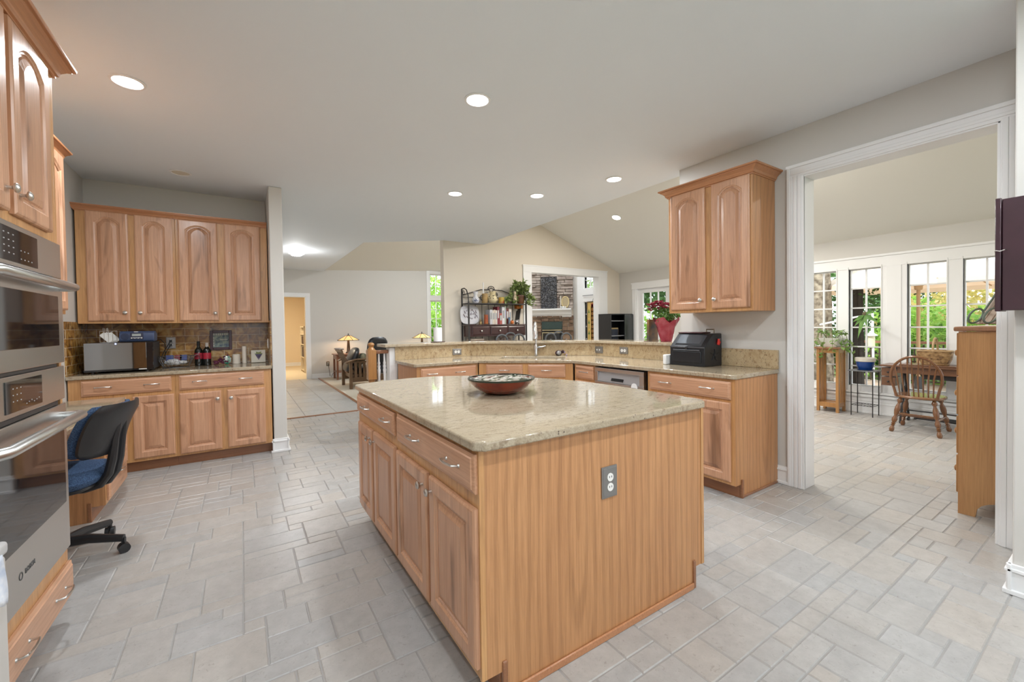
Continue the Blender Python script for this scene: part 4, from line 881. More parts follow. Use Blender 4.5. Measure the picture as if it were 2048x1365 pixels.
mb = MB(); e0 = [onlid(.12,.12,.0), onlid(.12,.88,0), onlid(.86,.88,0), onlid(.86,.12,0)]; e1 = [onlid(.18,.16,.014), onlid(.18,.84,.014), onlid(.80,.84,.014), onlid(.80,.16,.014)]
mb.add(e0+e1, [(4,5,6,7)]+[(j, (j+1) % 4, 4+(j+1) % 4, 4+j) for j in range(4)]); P(t, 'lid_panel', mb, mat('grey_tin', (.085,.095,.11), .25, .3))
P(t, 'front_panel', MB().box(bx0-.008, bx0+.002, by0+.03, by1-.03, ZT+.03, 1.035), TIN, bevel=.006)
P(t, 'hinge_strip', MB().box(bx0-.004, bx0+.004, by0+.002, by1-.002, 1.064, 1.074).tube([(bx0-.01, by0+.04, 1.045), (bx0-.01, by1-.04, 1.045)], .004), mat('tin_trim', (.14,.15,.17), .3, .6))
P(t, 'latch', MB().box(bx0-.012, bx0, 2.228, 2.246, 1.04, 1.075), BLACKM, bevel=.003)
mb = MB()
for k in range(5): a = 2*PI*k/5+.3; mb.tube([(3.43, by0-.002, 1.0), (3.43+.03*math.cos(a-.3), by0-.002, 1.0+.03*math.sin(a-.3)), (3.43+.055*math.cos(a), by0-.002, 1.0+.055*math.sin(a))], .004, 6)
P(t, 'embossed_flower', mb, TIN)
t = T('peeler', 'small red handled peeler stuck on the side of the bread box', 'peeler', (3.5, 2.06, 1.12))
P(t, 'handle', MB().tube([(3.475, by0-.008, 1.09), (3.48, by0-.01, 1.14)], [.012, .009], 8).tube([(3.478, by0-.008, 1.09), (3.497, by0-.009, 1.115)], [.012, .009], 8), mat('red_plastic', (.65,.03,.02), .35))
P(t, 'blade', MB().bar((3.497, by0-.008, 1.115), (3.505, by0-.008, 1.145), .006, .002), CHROME)
S('tray', 'thin dark red tray lying on top of the bread box', 'tray', MB().box(3.40, 3.53, 2.16, 2.40, 1.188, 1.199), mat('tray_maroon', (.09,.035,.04), .35), (3.46, 2.28, 1.188), bevel=.004)
S('napkin_ring', 'small brass wire handle standing on the bread box', 'handle', MB().tube([(3.48, 2.10, 1.19), (3.48, 2.10, 1.222), (3.48, 2.17, 1.222), (3.48, 2.17, 1.20)], .005, 8), mat('aged_brass', (.25,.2,.13), .35, .8), (3.48, 2.13, 1.188))
S('white_box', 'small white appliance box beside the black bread box', 'box', MB().box(3.24, 3.36, 2.418, 2.452, ZT, ZT+.09), WHITE, (3.3, 2.435, ZT), bevel=.008)
t = T('potted_mum', 'red chrysanthemum in crinkled crimson foil at the right end of the bar', 'plant', (3.76, 2.80, 1.091)); c = Vector((3.76, 2.80, 1.091)); g = random.Random(21)
mb = MB(); n = 26; vs = []
for i in range(7):
    for k in range(n):
        a = 2*PI*k/n; h = i/6; r = (.055+.055*h)*(1+.05*math.cos(a*7+i)); z = .23*h
        if i >= 5: z += .028*math.sin(a*4+.6)*(i-4)/2+.012*math.sin(a*9); r += .014*(i-4)*(.6+.4*math.sin(a*4+.6))
        vs.append(c+Vector((r*math.cos(a), r*math.sin(a), z)))
mb.add(vs, [(i*n+k, i*n+(k+1) % n, (i+1)*n+(k+1) % n, (i+1)*n+k) for i in range(6) for k in range(n)]+[tuple(range(n))[::-1]])
P(t, 'foil_wrap', mb, mat('crimson_foil', (.33,.03,.06), .22, .35, bump=.5, bscale=30, col2=(.42,.10,.14), vscale=14), recalc=False)
mb = MB(); leaves(mb, c+Vector((0,0,.29)), .125, .125, .075, 260, .045, g, .2); P(t, 'leaves', mb, leafmat('mum_leaf', [(.02,.07,.02), (.10,.22,.04), (.30,.38,.12)], 30), recalc=False)
FM = leafmat('mum_petal', [(.13,.01,.025), (.28,.02,.05), (.42,.07,.11)], 40, .15)
for k in range(64):
    mb = MB(); a, q = g.uniform(0, 2*PI), g.random()**.5; p = c+Vector((.13*q*math.cos(a)-.03, .13*q*math.sin(a)+.05, .37+.06*g.random()-.05*q))
    for e in range(11): d = Vector((math.cos(e*.6), math.sin(e*.6), .5+.5*g.random())); mb.leaf(p, d, (0,0,1), .038, .02)
    P(t, 'flower', mb, FM, recalc=False)
S('cookbook', 'dark cookbook standing behind the red chrysanthemum on the bar', 'book', MB().box(3.68, 3.83, 2.955, 2.985, 1.0915, 1.325).box(3.67, 3.84, 2.95, 3.02, 1.0905, 1.096), mat('book_dark', (.03,.04,.04), .4, col2=(.25,.13,.04), vscale=9), (3.75, 2.97, 1.0905), bevel=.002)
t = T('paper_towel', 'white paper towel roll standing on the left part of the bar', 'paper towel', (2.03, 4.80, 1.091))
P(t, 'tray', MB().lathe([(.085,0),(.09,.004),(.09,.008),(.02,.008)], (2.03, 4.80, 1.091), 28), mat('tray_brown', (.12,.07,.06), .4))
P(t, 'roll', MB().lathe([(.052,.009),(.052,.18),(.02,.18),(.02,.176)], (2.03, 4.80, 1.091), 28), mat('paper_white', (.82,.82,.82), .9)); P(t, 'rod', MB().tube([(2.03,4.80,1.1),(2.03,4.80,1.30)], .005), NICKEL)
# ================================================================== CEILING LIGHTS
LENS = mat('lamp_lens', (1,1,1), .5, emis=(1,.97,.92), estr=14)
def downlight(x, y, z, lab, on=True, r=.073, power=None, tilt=None, col=(.90, .955, 1)):
    t = T('recessed_light', lab, 'ceiling light', (x, y, z), group='recessed ceiling lights', local=True)
    if tilt: t.rotation_euler = (0, tilt, 0)
    P(t, 'trim_ring', MB().lathe([(r-.006,-.001),(r+.012,-.001),(r+.012,-.006),(r-.002,-.009)], n=32, close=True), WHITE)
    P(t, 'lens', MB().lathe([(r-.004,-.004),(.001,-.006)], n=32), LENS if on else mat('speaker_cloth', (.72,.66,.54), .8), recalc=False)
    if on:
        ld = bpy.data.lights.new('downlight', 'AREA'); ld.shape = 'DISK'; ld.size = 2*r; ld.energy = power or LAMP; ld.color = col
        lo = bpy.data.objects.new('lamp', ld); C.objects.link(lo); lo.parent = t; lo.location = (0, 0, -.012)
for x, y, lab in ((-.531, 3.303, 'lit recessed light nearest the left oven wall'), (1.321, 2.402, 'lit recessed light over the island'), (2.02, 4.22, 'lit recessed light over the left half of the bar'),
                  (2.85, 3.82, 'lit recessed light over the sink'), (3.207, 2.991, 'lit recessed light nearest the right wall cabinet')):
    downlight(x, y, ZC, lab, power=25 if x < 0 else None)
downlight(-.444, 4.95, ZC, 'unlit cream recessed can near the back left cabinets', False)
sl_ = math.atan(.372)
x5, y5 = 5.42, 5.01
downlight(x5, y5, vz(x5), 'lit recessed light in the sloped sunroom ceiling', tilt=sl_, power=24, col=(1, .94, .85))
# fill lamps added out of view: near kitchen, sunroom, living room
for x, y in ((.2, .2), (2.0, .2), (.6, -1.4), (2.2, -1.4)): downlight(x, y, ZC, 'unseen fill lamp added in the near kitchen ceiling, behind the viewpoint')
for x, y in ((5.42, 3.0), (4.5, 2.45), (6.3, 3.3), (5.5, -.5)): downlight(x, y, vz(x), 'unseen fill lamp added in the sunroom ceiling, hidden by the kitchen wall', tilt=sl_ if x > XRG else -math.atan(.41), power=30, col=(1, .96, .89))  # extra lamps added out of sight to brighten the sunroom
for x, y in ((6.3, 7.3), (4.2, 9.2)): downlight(x, y, lz(x, y), 'unseen fill lamp added high in the living room ceiling', power=62)  # added above the view to lift the dark living room
t = T('flush_light', 'round crystal flush ceiling light in the hall, lit', 'ceiling light', (.90, 8.75, ZC))
P(t, 'canopy', MB().lathe([(.09,0),(.09,-.015),(.05,-.025)], (.90, 8.75, ZC), 28), CHROME)
mb = MB()
for k in range(24):
    a = 2*PI*k/24
    for r, z in ((.125, -.04), (.12, -.065), (.085, -.088)): mb.ell((.90+r*math.cos(a), 8.75+r*math.sin(a), ZC+z), .016, .016, .016, 6, 4)
P(t, 'crystal_shade', mb, mat('crystal', (.95,.95,.95), .1, emis=(1,.98,.95), estr=1.3))
ld = bpy.data.lights.new('flush', 'POINT'); ld.energy = 40; ld.shadow_soft_size = .05; lo = bpy.data.objects.new('lamp', ld); C.objects.link(lo); lo.parent = t; lo.location = (0, 0, -.115)
# ================================================================== DARK WALL BOX (right edge)
t = T('wall_box', 'dark purple brown wooden wall box with a hook latch at the right edge', 'cabinet', (2.9, .30, 1.31)); DW = mat('mahogany', (.045,.016,.024), .3, coat=.3, col2=(.03,.01,.016), vscale=5)
P(t, 'carcass', MB().box(2.86, 2.988, .06, .372, 1.318, 1.815), DW, bevel=.003)
P(t, 'door', MB().box(2.852, 2.99, .374, .392, 1.314, 1.82), DW, bevel=.003)
P(t, 'hook_latch', MB().tube([(2.856, .393, 1.583), (2.842, .388, 1.586), (2.84, .376, 1.581), (2.842, .362, 1.587), (2.852, .358, 1.587)], .0022, 6), NICKEL)
# ================================================================== SUNROOM FURNITURE
HON = wood('honey_pine', (.46,.23,.075), (.40,.19,.06), (.30,.13,.04), 'z', streak=.3, big=1.2); HON2 = wood('maple_side', (.50,.27,.11), (.44,.22,.085), (.36,.16,.06), 'z', streak=.3)
t = T('dresser', 'honey brown wooden dresser end with arched foot, just inside the doorway', 'dresser', (3.95, .47, 0))
f = lambda x, y, z: (z, x, y)
ap = [(.255, 0), (.32, 0)]+[(.47-.15*math.cos(R(a)), .12*math.sin(R(a))**.7) for a in range(10, 180, 17)]+[(.62, 0), (.698, 0), (.698, 1.20), (.255, 1.20)]
P(t, 'side_panel', MB().prism(ap, 3.95, 3.975, f=f), HON2, smooth=False)
P(t, 'side_panel', MB().prism(ap, 4.73, 4.755, f=f), HON2, smooth=False)
P(t, 'back', MB().box(3.975, 4.73, .255, .27, .13, 1.2), HON2, smooth=False)
P(t, 'top', MB().box(3.925, 4.78, .235, .718, 1.202, 1.232), wood('dresser_top', (.34,.17,.09), (.30,.14,.07), (.2,.09,.04), 'x'), bevel=.008)
for k, (z0, z1) in enumerate(((.13, .38), (.39, .64), (.65, .90), (.91, 1.19))):
    o = P(t, 'drawer', MB().box(3.978, 4.727, .30, .712, z0, z1), HON, bevel=.004)
    for x in (4.13, 4.57): P(o, 'knob', MB().lathe([(.008,0),(.01,.012),(.02,.02),(.02,.03),(.008,.036)], (x, .712, (z0+z1)/2), 12, ax=(0,1,0)), HON)
t = T('sled', 'small wooden sled with curled green metal runners leaning on the dresser', 'sled', (4.25, .60, 1.233))
SG = mat('green_metal', (.16,.20,.17), .4, .4); SW = mat('worn_plank', (.36,.26,.19), .6, var=.3)
a, b_ = Vector((4.22, .615, 1.245)), Vector((4.34, .50, 1.53))
for q in (-.055, 0, .055):
    P(t, 'plank', MB().bar(a+Vector((q*.7, q*.7, 0)), b_+Vector((q*.7, q*.7, 0)), .05, .012, upv=(.7,-.7,.3)), SW, smooth=False, bevel=.003)
for s in (-.06, .06):
    o_ = Vector((s*.7, s*.7, 0)); n_ = Vector((-.55, .55, .25)).normalized(); d_ = (b_-a).normalized(); pts = []
    for k in range(26):
        th = 2*PI*k/26; pts.append(a+o_+d_*(.05+.055*math.cos(th))+n_*(.045+.035*math.sin(th)))
    P(t, 'runner', MB().tube(pts, .0065, 8, closed=True).tube([a+o_+d_*.10+n_*.02, a+o_+d_*.30+n_*.02, a+o_+d_*.31], .006), SG)
t = T('plant_stand', 'tall light wood slatted plant stand by the sunroom window', 'plant stand', (7.03, 2.50, 0))
px0, px1, py0, py1, ph = 6.93, 7.15, 2.385, 2.615, .89
for x in (px0, px1):
    for y in (py0, py1): P(t, 'leg', MB().box(x-.017, x+.017, y-.017, y+.017, 0, ph), HON, smooth=False, bevel=.002)
for y in (py0, py1):
    for k in (1, 2, 3): x = px0+(px1-px0)*k/4; P(t, 'slat', MB().box(x-.012, x+.012, y-.006, y+.006, .12, ph-.03), HON, smooth=False)
P(t, 'shelf', MB().box(px0, px1, py0, py1, .10, .125).box(px0, px1, py0-.01, py0+.01, .07, .13).box(px0, px1, py1-.01, py1+.01, .07, .13).box(px0-.01, px0+.01, py0, py1, .07, .13).box(px1-.01, px1+.01, py0, py1, .07, .13), HON, smooth=False)
P(t, 'top', MB().box(px0-.04, px1+.04, py0-.04, py1+.04, ph, ph+.022), wood('stand_top', (.42,.20,.10), (.36,.16,.08), (.25,.1,.05), 'x'), bevel=.004)
P(t, 'apron', MB().box(px0, px1, py0-.008, py0+.008, ph-.06, ph).box(px0, px1, py1-.008, py1+.008, ph-.06, ph).box(px0-.008, px0+.008, py0, py1, ph-.06, ph).box(px1-.008, px1+.008, py0, py1, ph-.06, ph), HON, smooth=False)
t = T('potted_pothos', 'trailing pothos in a white square pot on the plant stand', 'plant', (7.04, 2.49, .913)); c = Vector((7.04, 2.49, .913)); g = random.Random(8)
v4 = lambda r, z: [c+Vector((sx*r, sy*r, z)) for sx, sy in ((-1,-1),(1,-1),(1,1),(-1,1))]
mb = MB(); vs = v4(.075, 0)+v4(.12, .125)+v4(.108, .125)+v4(.105, .11); mb.add(vs, [(3,2,1,0)]+[(i*4+j, i*4+(j+1) % 4, i*4+4+(j+1) % 4, i*4+4+j) for i in range(3) for j in range(4)]+[(12,13,14,15)])
P(t, 'pot', mb, mat('pot_white', (.72,.70,.66), .5), smooth=False, bevel=.004)
PL = leafmat('pothos_leaf', [(.07,.16,.03), (.20,.36,.08), (.45,.52,.22)], 14)
mb = MB(); vine = MB()
for k in range(13):
    a = 2*PI*k/13+g.uniform(-.2,.2); dr = g.choice([.05,.08,.12,.2,.3]) if k not in (2, 3) else .46; p0_ = c+Vector((.06*math.cos(a), .06*math.sin(a), .12)); pts = []
    for i in range(9):
        u = i/8; pts.append(p0_+Vector((min(math.cos(a)*.20, .05)*u**.7, math.sin(a)*.20*u**.7, .16*math.sin(min(1, u*1.9)*PI)*.7-dr*max(0, u-.35)*1.4)))
    vine.tube(pts, .003, 5)
    for i in range(1, 9):
        for _ in range(2): d = rdir(g); d.z = d.z*.5-.15; mb.leaf(pts[i], d, (0,0,1), g.uniform(.05,.085), g.uniform(.04,.06), fold=.1)
P(t, 'leaves', mb, PL, recalc=False); P(t, 'vine', vine, mat('vine_green', (.16,.2,.06), .6))
t = T('wire_stand', 'thin black wire plant table under the blue pot', 'plant stand', (7.05, 2.11, 0)); mb = MB()
wx0, wx1, wy0, wy1 = 6.94, 7.165, 2.005, 2.235
for x in (wx0, wx1):
    for y in (wy0, wy1): P(t, 'leg', MB().tube([(x, y, 0), (x, y, .605)], .006, 8), BLACKM)
mb.box(wx0-.02, wx1+.02, wy0-.03, wy1+.03, .60, .612); P(t, 'top', mb, mat('stand_slate', (.16,.17,.18), .4)); mb = MB()
mb.tube([(wx0,wy0,.14),(wx1,wy0,.14),(wx1,wy1,.14),(wx0,wy1,.14)], .004, 6, closed=True)
for k in range(1, 7): y = wy0+(wy1-wy0)*k/7; mb.tube([(wx0,y,.14),(wx1,y,.14)], .003, 6)
P(t, 'lower_rack', mb, BLACKM)
t = T('flower_pot', 'cobalt blue ceramic pot with a cream rim on the wire table', 'pot', (7.05, 2.115, .613)); c = (7.05, 2.115, .613)
P(t, 'bowl', MB().lathe([(.055,0),(.072,.012),(.092,.06),(.10,.115),(.085,.115),(.08,.05),(.01,.03)], c, 28), mat('cobalt_glaze', (.01,.055,.24), .12))
P(t, 'rim', MB().lathe([(.098,.112),(.108,.118),(.11,.165),(.10,.168),(.092,.13),(.09,.112)], c, 28, close=True), mat('cream_glaze', (.62,.58,.50), .25))
P(t, 'saucer', MB().lathe([(.05,0),(.085,.004),(.09,.014),(.07,.014)], c, 24), bpy.data.materials['cobalt_glaze'])
t = T('windsor_chair', 'brown hoop-back windsor chair with turned legs in the sunroom', 'chair', (6.50, 1.45, 0), R(2), local=True)
WD = wood('windsor_wood', (.20,.085,.03), (.16,.06,.02), (.09,.03,.012), 'z', rough=.25, coat=.5, streak=.3); zs = .42
seat = [(.21*math.copysign(abs(math.cos(R(a)))**.8, math.cos(R(a))), .215*math.copysign(abs(math.sin(R(a)))**.75, math.sin(R(a)))) for a in range(0, 360, 12)]
P(t, 'seat', MB().prism(seat, zs-.03, zs), wood('seat_wood', (.26,.12,.05), (.2,.09,.035), (.12,.05,.02), 'x', rough=.18, coat=.7), bevel=.012, seg=3)
tp = [(.013,0),(.02,.01),(.024,.03),(.017,.06),(.012,.07),(.022,.078),(.012,.088),(.023,.097),(.013,.108),(.022,.12),(.026,.15),(.017,.175),(.013,.19),(.02,.21),(.026,.25),(.025,.29),(.014,.33),(.013,.34),(.024,.36),(.024,.375),(.014,.39),(.013,.41)]
LG = {}
for sx in (-1, 1):
    for sy in (-1, 1):
        a, b_ = Vector((sx*.235, sy*.20, 0)), Vector((sx*.14, sy*.135, zs-.025)); d = b_-a; LG[sx, sy] = (a, d)
        P(t, 'leg', MB().lathe([(r, h*d.length/.41) for r, h in tp], a, 14, ax=d), WD)
lp_ = lambda q, h: q[0]+q[1]*h
for sy in (-1, 1): P(t, 'stretcher', MB().tube([lp_(LG[-1,sy], .42), (lp_(LG[-1,sy], .42)+lp_(LG[1,sy], .42))/2, lp_(LG[1,sy], .42)], [.008, .014, .008], 10), WD)
P(t, 'stretcher', MB().tube([lp_(LG[-1,-1], .53), lp_(LG[-1,1], .53)], .009, 10), WD)
P(t, 'stretcher', MB().tube([(lp_(LG[-1,-1], .42)+lp_(LG[1,-1], .42))/2, (lp_(LG[-1,1], .42)+lp_(LG[1,1], .42))/2], [.012, .012], 10), WD)
bow = []
for k in range(25):
    a = PI*k/24; y = -.205*math.cos(a)*(1 if .25 < k/24 < .75 else 1); h = .46*math.sin(a)**.75; y = -.215*math.cos(a)*(1.05 if h > .1 else 1)-.0; bow.append(Vector((-.175-.13*h, y*(.78+.30*min(1, h/.3)), zs-.01+h)))
P(t, 'hoop', MB().tube(bow, .0135, 10), WD)
for k in range(8):
    u = -1+2*(k+.5)/8; y0_ = u*.155; top = min(bow, key=lambda q: abs(q.y-u*.185)-(0 if q.z > zs+.12 else -9)); P(t, 'spindle', MB().tube([(-.165, y0_, zs-.01), (-.165-.06, y0_*1.1, zs+.2), (top.x, top.y, top.z)], [.006, .0085, .006], 8), WD)
t = T('sewing_table', 'antique treadle sewing table with small drawers below the window', 'table', (6.98, 1.45, 0)); TB = wood('table_wood', (.17,.075,.035), (.13,.055,.025), (.08,.03,.015), 'y', streak=.3)
P(t, 'top', MB().box(6.82, 7.16, .88, 1.90, .695, .718).box(6.84, 7.14, .92, 1.72, .718, .735), TB, bevel=.004)
P(t, 'apron', MB().box(6.85, 7.12, 1.02, 1.74, .62, .695), TB, smooth=False)
for y0_ in (1.755, .89):
    for k in range(2):
        z0 = .455+.12*k; o = P(t, 'drawer', MB().box(6.845, 7.1, y0_, y0_+.135, z0, z0+.105), TB, bevel=.003); P(o, 'knob', MB().lathe([(.005,0),(.012,.008),(.012,.016),(.004,.02)], (6.845, y0_+.068, z0+.05), 10, ax=(-1,0,0)), BLACKM)
for y in (1.70, 1.06):
    mb = MB()
    for s in (-1, 1): mb.tube([(6.98+s*.05, y, .62), (6.98+s*.07, y, .45), (6.98+s*.05, y, .3), (6.98+s*.15, y, .08), (6.98+s*.17, y, .012)], .013, 8); mb.tube(arc((6.98+s*.06, y, .42), .045, 0, 360, 16, 'xz')[:-1], .006, 6, closed=True)
    mb.tube([(6.86, y, .10), (7.10, y, .10)], .01, 6).tube([(6.9, y, .32), (7.06, y, .32)], .01, 6); mb.box(6.82, 6.86, y-.012, y+.012, 0, .03).box(7.10, 7.14, y-.012, y+.012, 0, .03)
    P(t, 'iron_leg', mb, BLACKM)
mb = MB(); mb.tube([(7.0, 1.70, .15), (7.0, 1.06, .15)], .01, 6)
for k in range(7): mb.box(6.84+.035*k, 6.855+.035*k, 1.18, 1.56, .075, .088)
mb.box(6.83, 7.08, 1.16, 1.18, .07, .092).box(6.83, 7.08, 1.56, 1.58, .07, .092); P(t, 'treadle', mb, BLACKM)
mb = MB(); mb.tube(arc((7.0, 1.14, .34), .17, 0, 360, 32, 'xz')[:-1], .012, 8, closed=True).tube(arc((7.0, 1.14, .34), .03, 0, 360, 12, 'xz')[:-1], .012, 6, closed=True)
for k in range(6): a = PI*k/3; mb.tube([(7.0+.03*math.cos(a), 1.14, .34+.03*math.sin(a)), (7.0+.165*math.cos(a), 1.14, .34+.165*math.sin(a))], .006, 6)
P(t, 'flywheel', mb, BLACKM)
P(t, 'machine_case', MB().prism([(1.10, .56), (1.5, .56), (1.55, .62), (1.05, .62)], 6.9, 7.08, f=lambda x, y, z: (z, x, y)), BLACKM)
t = T('basket', 'woven split-wood basket with an upright handle on the sewing table', 'basket', (7.0, 1.43, .736)); c = Vector((7.0, 1.43, .736))
def wicker():
    m, nt, b = M0('wicker'); N, L = nt.nodes.new, nt.links.new; tc = N('ShaderNodeTexCoord'); p = N('ShaderNodeMapping'); p.inputs['Scale'].default_value = (1,1,1.0); L(tc.outputs['Object'], p.inputs['Vector'])
    ch = N('ShaderNodeTexNoise'); ch.inputs['Scale'].default_value = 26; ch.inputs['Detail'].default_value = 2; L(p.outputs[0], ch.inputs['Vector'])
    wv = N('ShaderNodeTexWave'); wv.bands_direction = 'Z'; wv.inputs['Scale'].default_value = 20; wv.inputs['Distortion'].default_value = 3; L(tc.outputs['Object'], wv.inputs['Vector'])
    r = ramp(nt, [(.3, (.16,.08,.03)), (.5, (.42,.25,.10)), (.7, (.55,.36,.17))]); L(ch.outputs['Fac'], r.inputs['Fac']); r2 = ramp(nt, [(.1, (.5,.45,.4)), (.4, (1,1,1))]); L(wv.outputs['Fac'], r2.inputs['Fac'])
    L(mixc(nt, 1.0, r.outputs['Color'], r2.outputs['Color'], 'MULTIPLY'), b.inputs['Base Color']); b.inputs['Roughness'].default_value = .6
    bp = N('ShaderNodeBump'); bp.inputs['Strength'].default_value = .5; bp.inputs['Distance'].default_value = .01; L(wv.outputs['Fac'], bp.inputs['Height']); L(bp.outputs['Normal'], b.inputs['Normal']); return m
WK = wicker(); n = 32; vs = []
def bk(rx, ry, z): return [c+Vector((rx*math.copysign(abs(math.cos(2*PI*k/n))**.55, math.cos(2*PI*k/n)), ry*math.copysign(abs(math.sin(2*PI*k/n))**.55, math.sin(2*PI*k/n)), z)) for k in range(n)]
for rx, ry, z in ((.085,.115,0), (.10,.14,.07), (.112,.155,.17), (.10,.142,.17), (.085,.12,.02)): vs += bk(rx, ry, z)
P(t, 'body', MB().add(vs, [(i*n+k, i*n+(k+1) % n, (i+1)*n+(k+1) % n, (i+1)*n+k) for i in range(4) for k in range(n)]+[tuple(range(n))[::-1], tuple(range(4*n, 5*n))]), WK)
P(t, 'handle', MB().tube([c+Vector((.105, 0, .15))]+[c+Vector((.105*math.cos(R(a)), 0, .16+.16*math.sin(R(a)))) for a in range(10, 180, 17)]+[c+Vector((-.105, 0, .15))], .011, 8), mat('handle_wood', (.45,.30,.15), .5))
P(t, 'rim', MB().tube(bk(.113, .156, .168), .007, 6, closed=True), bpy.data.materials['handle_wood'])
t = T('staghorn_fern', 'staghorn fern hanging in front of the second sunroom window', 'plant', (7.10, 2.16, 1.30)); mb = MB(); g = random.Random(4)
for d, L_, W_ in (((-.2,.45,-.75), .20, .05), ((-.2,.15,-.95), .34, .055), ((-.2,-.6,-.4), .20, .06), ((-.3,.35,-.35), .17, .05), ((-.2,-.2,-.8), .18, .04), ((0,-.4,.2), .12, .04)): mb.leaf((7.10, 2.14, 1.36), d, (-1,0,.1), L_, W_, fold=.15)
P(t, 'fronds', mb, leafmat('fern_frond', [(.06,.18,.03), (.14,.30,.07), (.22,.40,.1)], 12), recalc=False)
P(t, 'hanger', MB().tube([(7.10, 2.14, 1.36), (7.19, 2.16, 1.40), (7.205, 2.16, 1.40)], .004, 6).ell((7.12, 2.14, 1.365), .03, .03, .035), mat('moss_ball', (.12,.1,.05), .9))
# ================================================================== BAKER'S RACK AND WHAT IT HOLDS
t = T('bakers_rack', 'black iron bakers rack with three wooden drawers against the cream wall', 'rack', (3.82, 6.43, 0))
x0, x1, y0, y1 = 3.235, 4.42, 6.31, 6.56; WR = wood('rack_wood', (.055,.017,.014), (.04,.012,.01), (.025,.008,.006), 'x', rough=.3)
mb = MB()
for x in (x0, x1):
    mb.box(x-.011, x+.011, y1-.011, y1+.011, 0, 1.93); mb.box(x-.011, x+.011, y0-.011, y0+.011, 0, 1.70)
    mb.tube([(x, y0, 1.69), (x, y0+.01, 1.80), (x, y0+.07, 1.90), (x, y0+.15, 1.935), (x, y1, 1.93)], .010, 6)
    mb.tube([(x, y1-.06+.05*math.cos(R(a))*(1-a/700), 1.86+.05*math.sin(R(a))*(1-a/700)) for a in range(0, 500, 30)], .006, 6)
    mb.tube([(x, y0, .45), (x, y1, .45)], .008, 6)
P(t, 'side_frame', mb, BLACKM)
mb = MB(); xm = (x0+x1)/2; yb = y1
mb.tube([(x0, yb, 1.82), (xm-.22, yb, 1.93), (xm-.06, yb, 1.935), (xm, yb, 1.97), (xm+.06, yb, 1.935), (xm+.22, yb, 1.93), (x1, yb, 1.82)], .009, 6)
mb.tube([(xm-.07, yb, 1.94), (xm-.05, yb, 1.985), (xm, yb, 2.0), (xm+.05, yb, 1.985), (xm+.07, yb, 1.94)], .008, 6); mb.tube([(x0, yb, 1.79), (x1, yb, 1.79)], .007, 6)
for s in (-1, 1):
    mb.tube([(xm+s*.055, yb, 1.94), (xm+s*.02, yb, 1.91), (xm, yb, 1.87)], .007, 6)
    for zc_, rr in ((1.85, .045), (1.745, .04)): mb.tube([(xm+s*.09+s*rr*math.cos(R(a))*(1-a/900), yb, zc_+rr*math.sin(R(a))*(1-a/900)) for a in range(-30, 460, 30)], .006, 6)
for k in range(1, 9): x = x0+(x1-x0)*k/9; mb.tube([(x, yb, .45), (x, yb, 1.80 if k in (4, 5) else 1.67)], .005, 6)
P(t, 'back_frame', mb, BLACKM)
for z, nm in ((1.66, 'shelf'), (1.29, 'shelf'), (.84, 'shelf'), (.40, 'shelf')): P(t, nm, MB().box(x0-.005, x1+.005, y0-.015, y1+.005, z, z+.016), WR if z < 1.5 else BLACKM, smooth=False, bevel=.003)
P(t, 'drawer_case', MB().box(x0+.02, x1-.02, y0, y1-.02, 1.10, 1.288), WR, smooth=False, bevel=.003)
for k in range(3):
    a = x0+.04+(x1-x0-.08)*k/3; o = P(t, 'drawer', drawer_mb(a+.015, a+.355, 1.125, 1.27, y=y0), WR, ang=25); P(o, 'knob', MB().lathe([(.006,0),(.006,.012),(.016,.02),(.014,.03),(.004,.034)], (a+.185, y0-.02, 1.195), 12, ax=(0,-1,0)), NICKEL)
YS = 6.43; Z1, Z2, Z3 = 1.677, 1.307, .857
def X_(px): return at(px, 610, 1, YS).x
def vase(px, lab, prof, m, name='vase', cat='vase', extra=None):
    x = X_(px); c = (x, YS, Z1); t = T(name, lab, cat, c); P(t, 'body', MB().lathe(prof, c, 22), m)
    if extra: extra(t, c)
    return t
BWH = mat('china_white', (.72,.72,.74), .15, col2=(.66,.66,.72), vscale=9); CRM = mat('glazed_cream', (.66,.56,.34), .2)
def blue_leaf(t, c):
    mb = MB()
    for s, z in ((-1, .05), (-.5, .08), (.1, .04)): mb.leaf((c[0]+s*.03, c[1]-.066, c[2]+.03), (s*.6, .05, z*9), (0,-1,0), .06, .02)
    P(t, 'painted_leaf', mb, mat('cobalt_ink', (.03,.05,.15), .3), recalc=False)
vase(951.5, 'small white vase with a flared top on the rack top shelf', [(.04,0),(.062,.03),(.066,.065),(.05,.10),(.03,.125),(.028,.145),(.05,.205),(.046,.205),(.02,.14),(.01,.12)], BWH, extra=blue_leaf)
vase(969.5, 'tan cylindrical mug on the rack, right of the white vase', [(.05,0),(.055,.008),(.052,.17),(.048,.175),(.044,.17),(.04,.02)], mat('stoneware_tan', (.46,.30,.12), .35, var=.35, vscale=14), 'mug', 'mug', lambda t, c: P(t, 'handle', MB().tube([(c[0]-.05, c[1], c[2]+.14), (c[0]-.085, c[1]-.01, c[2]+.13), (c[0]-.085, c[1]-.01, c[2]+.08), (c[0]-.05, c[1], c[2]+.05)], .008, 8), BLACKPL))
S('taper_candle', 'thin white taper candle standing in the tan mug', 'candle', MB().tube([(X_(967), YS, Z1+.15), (X_(967), YS, Z1+.37)], .011, 10), mat('wax_white', (.8,.8,.8), .4), (X_(967), YS, Z1+.15))
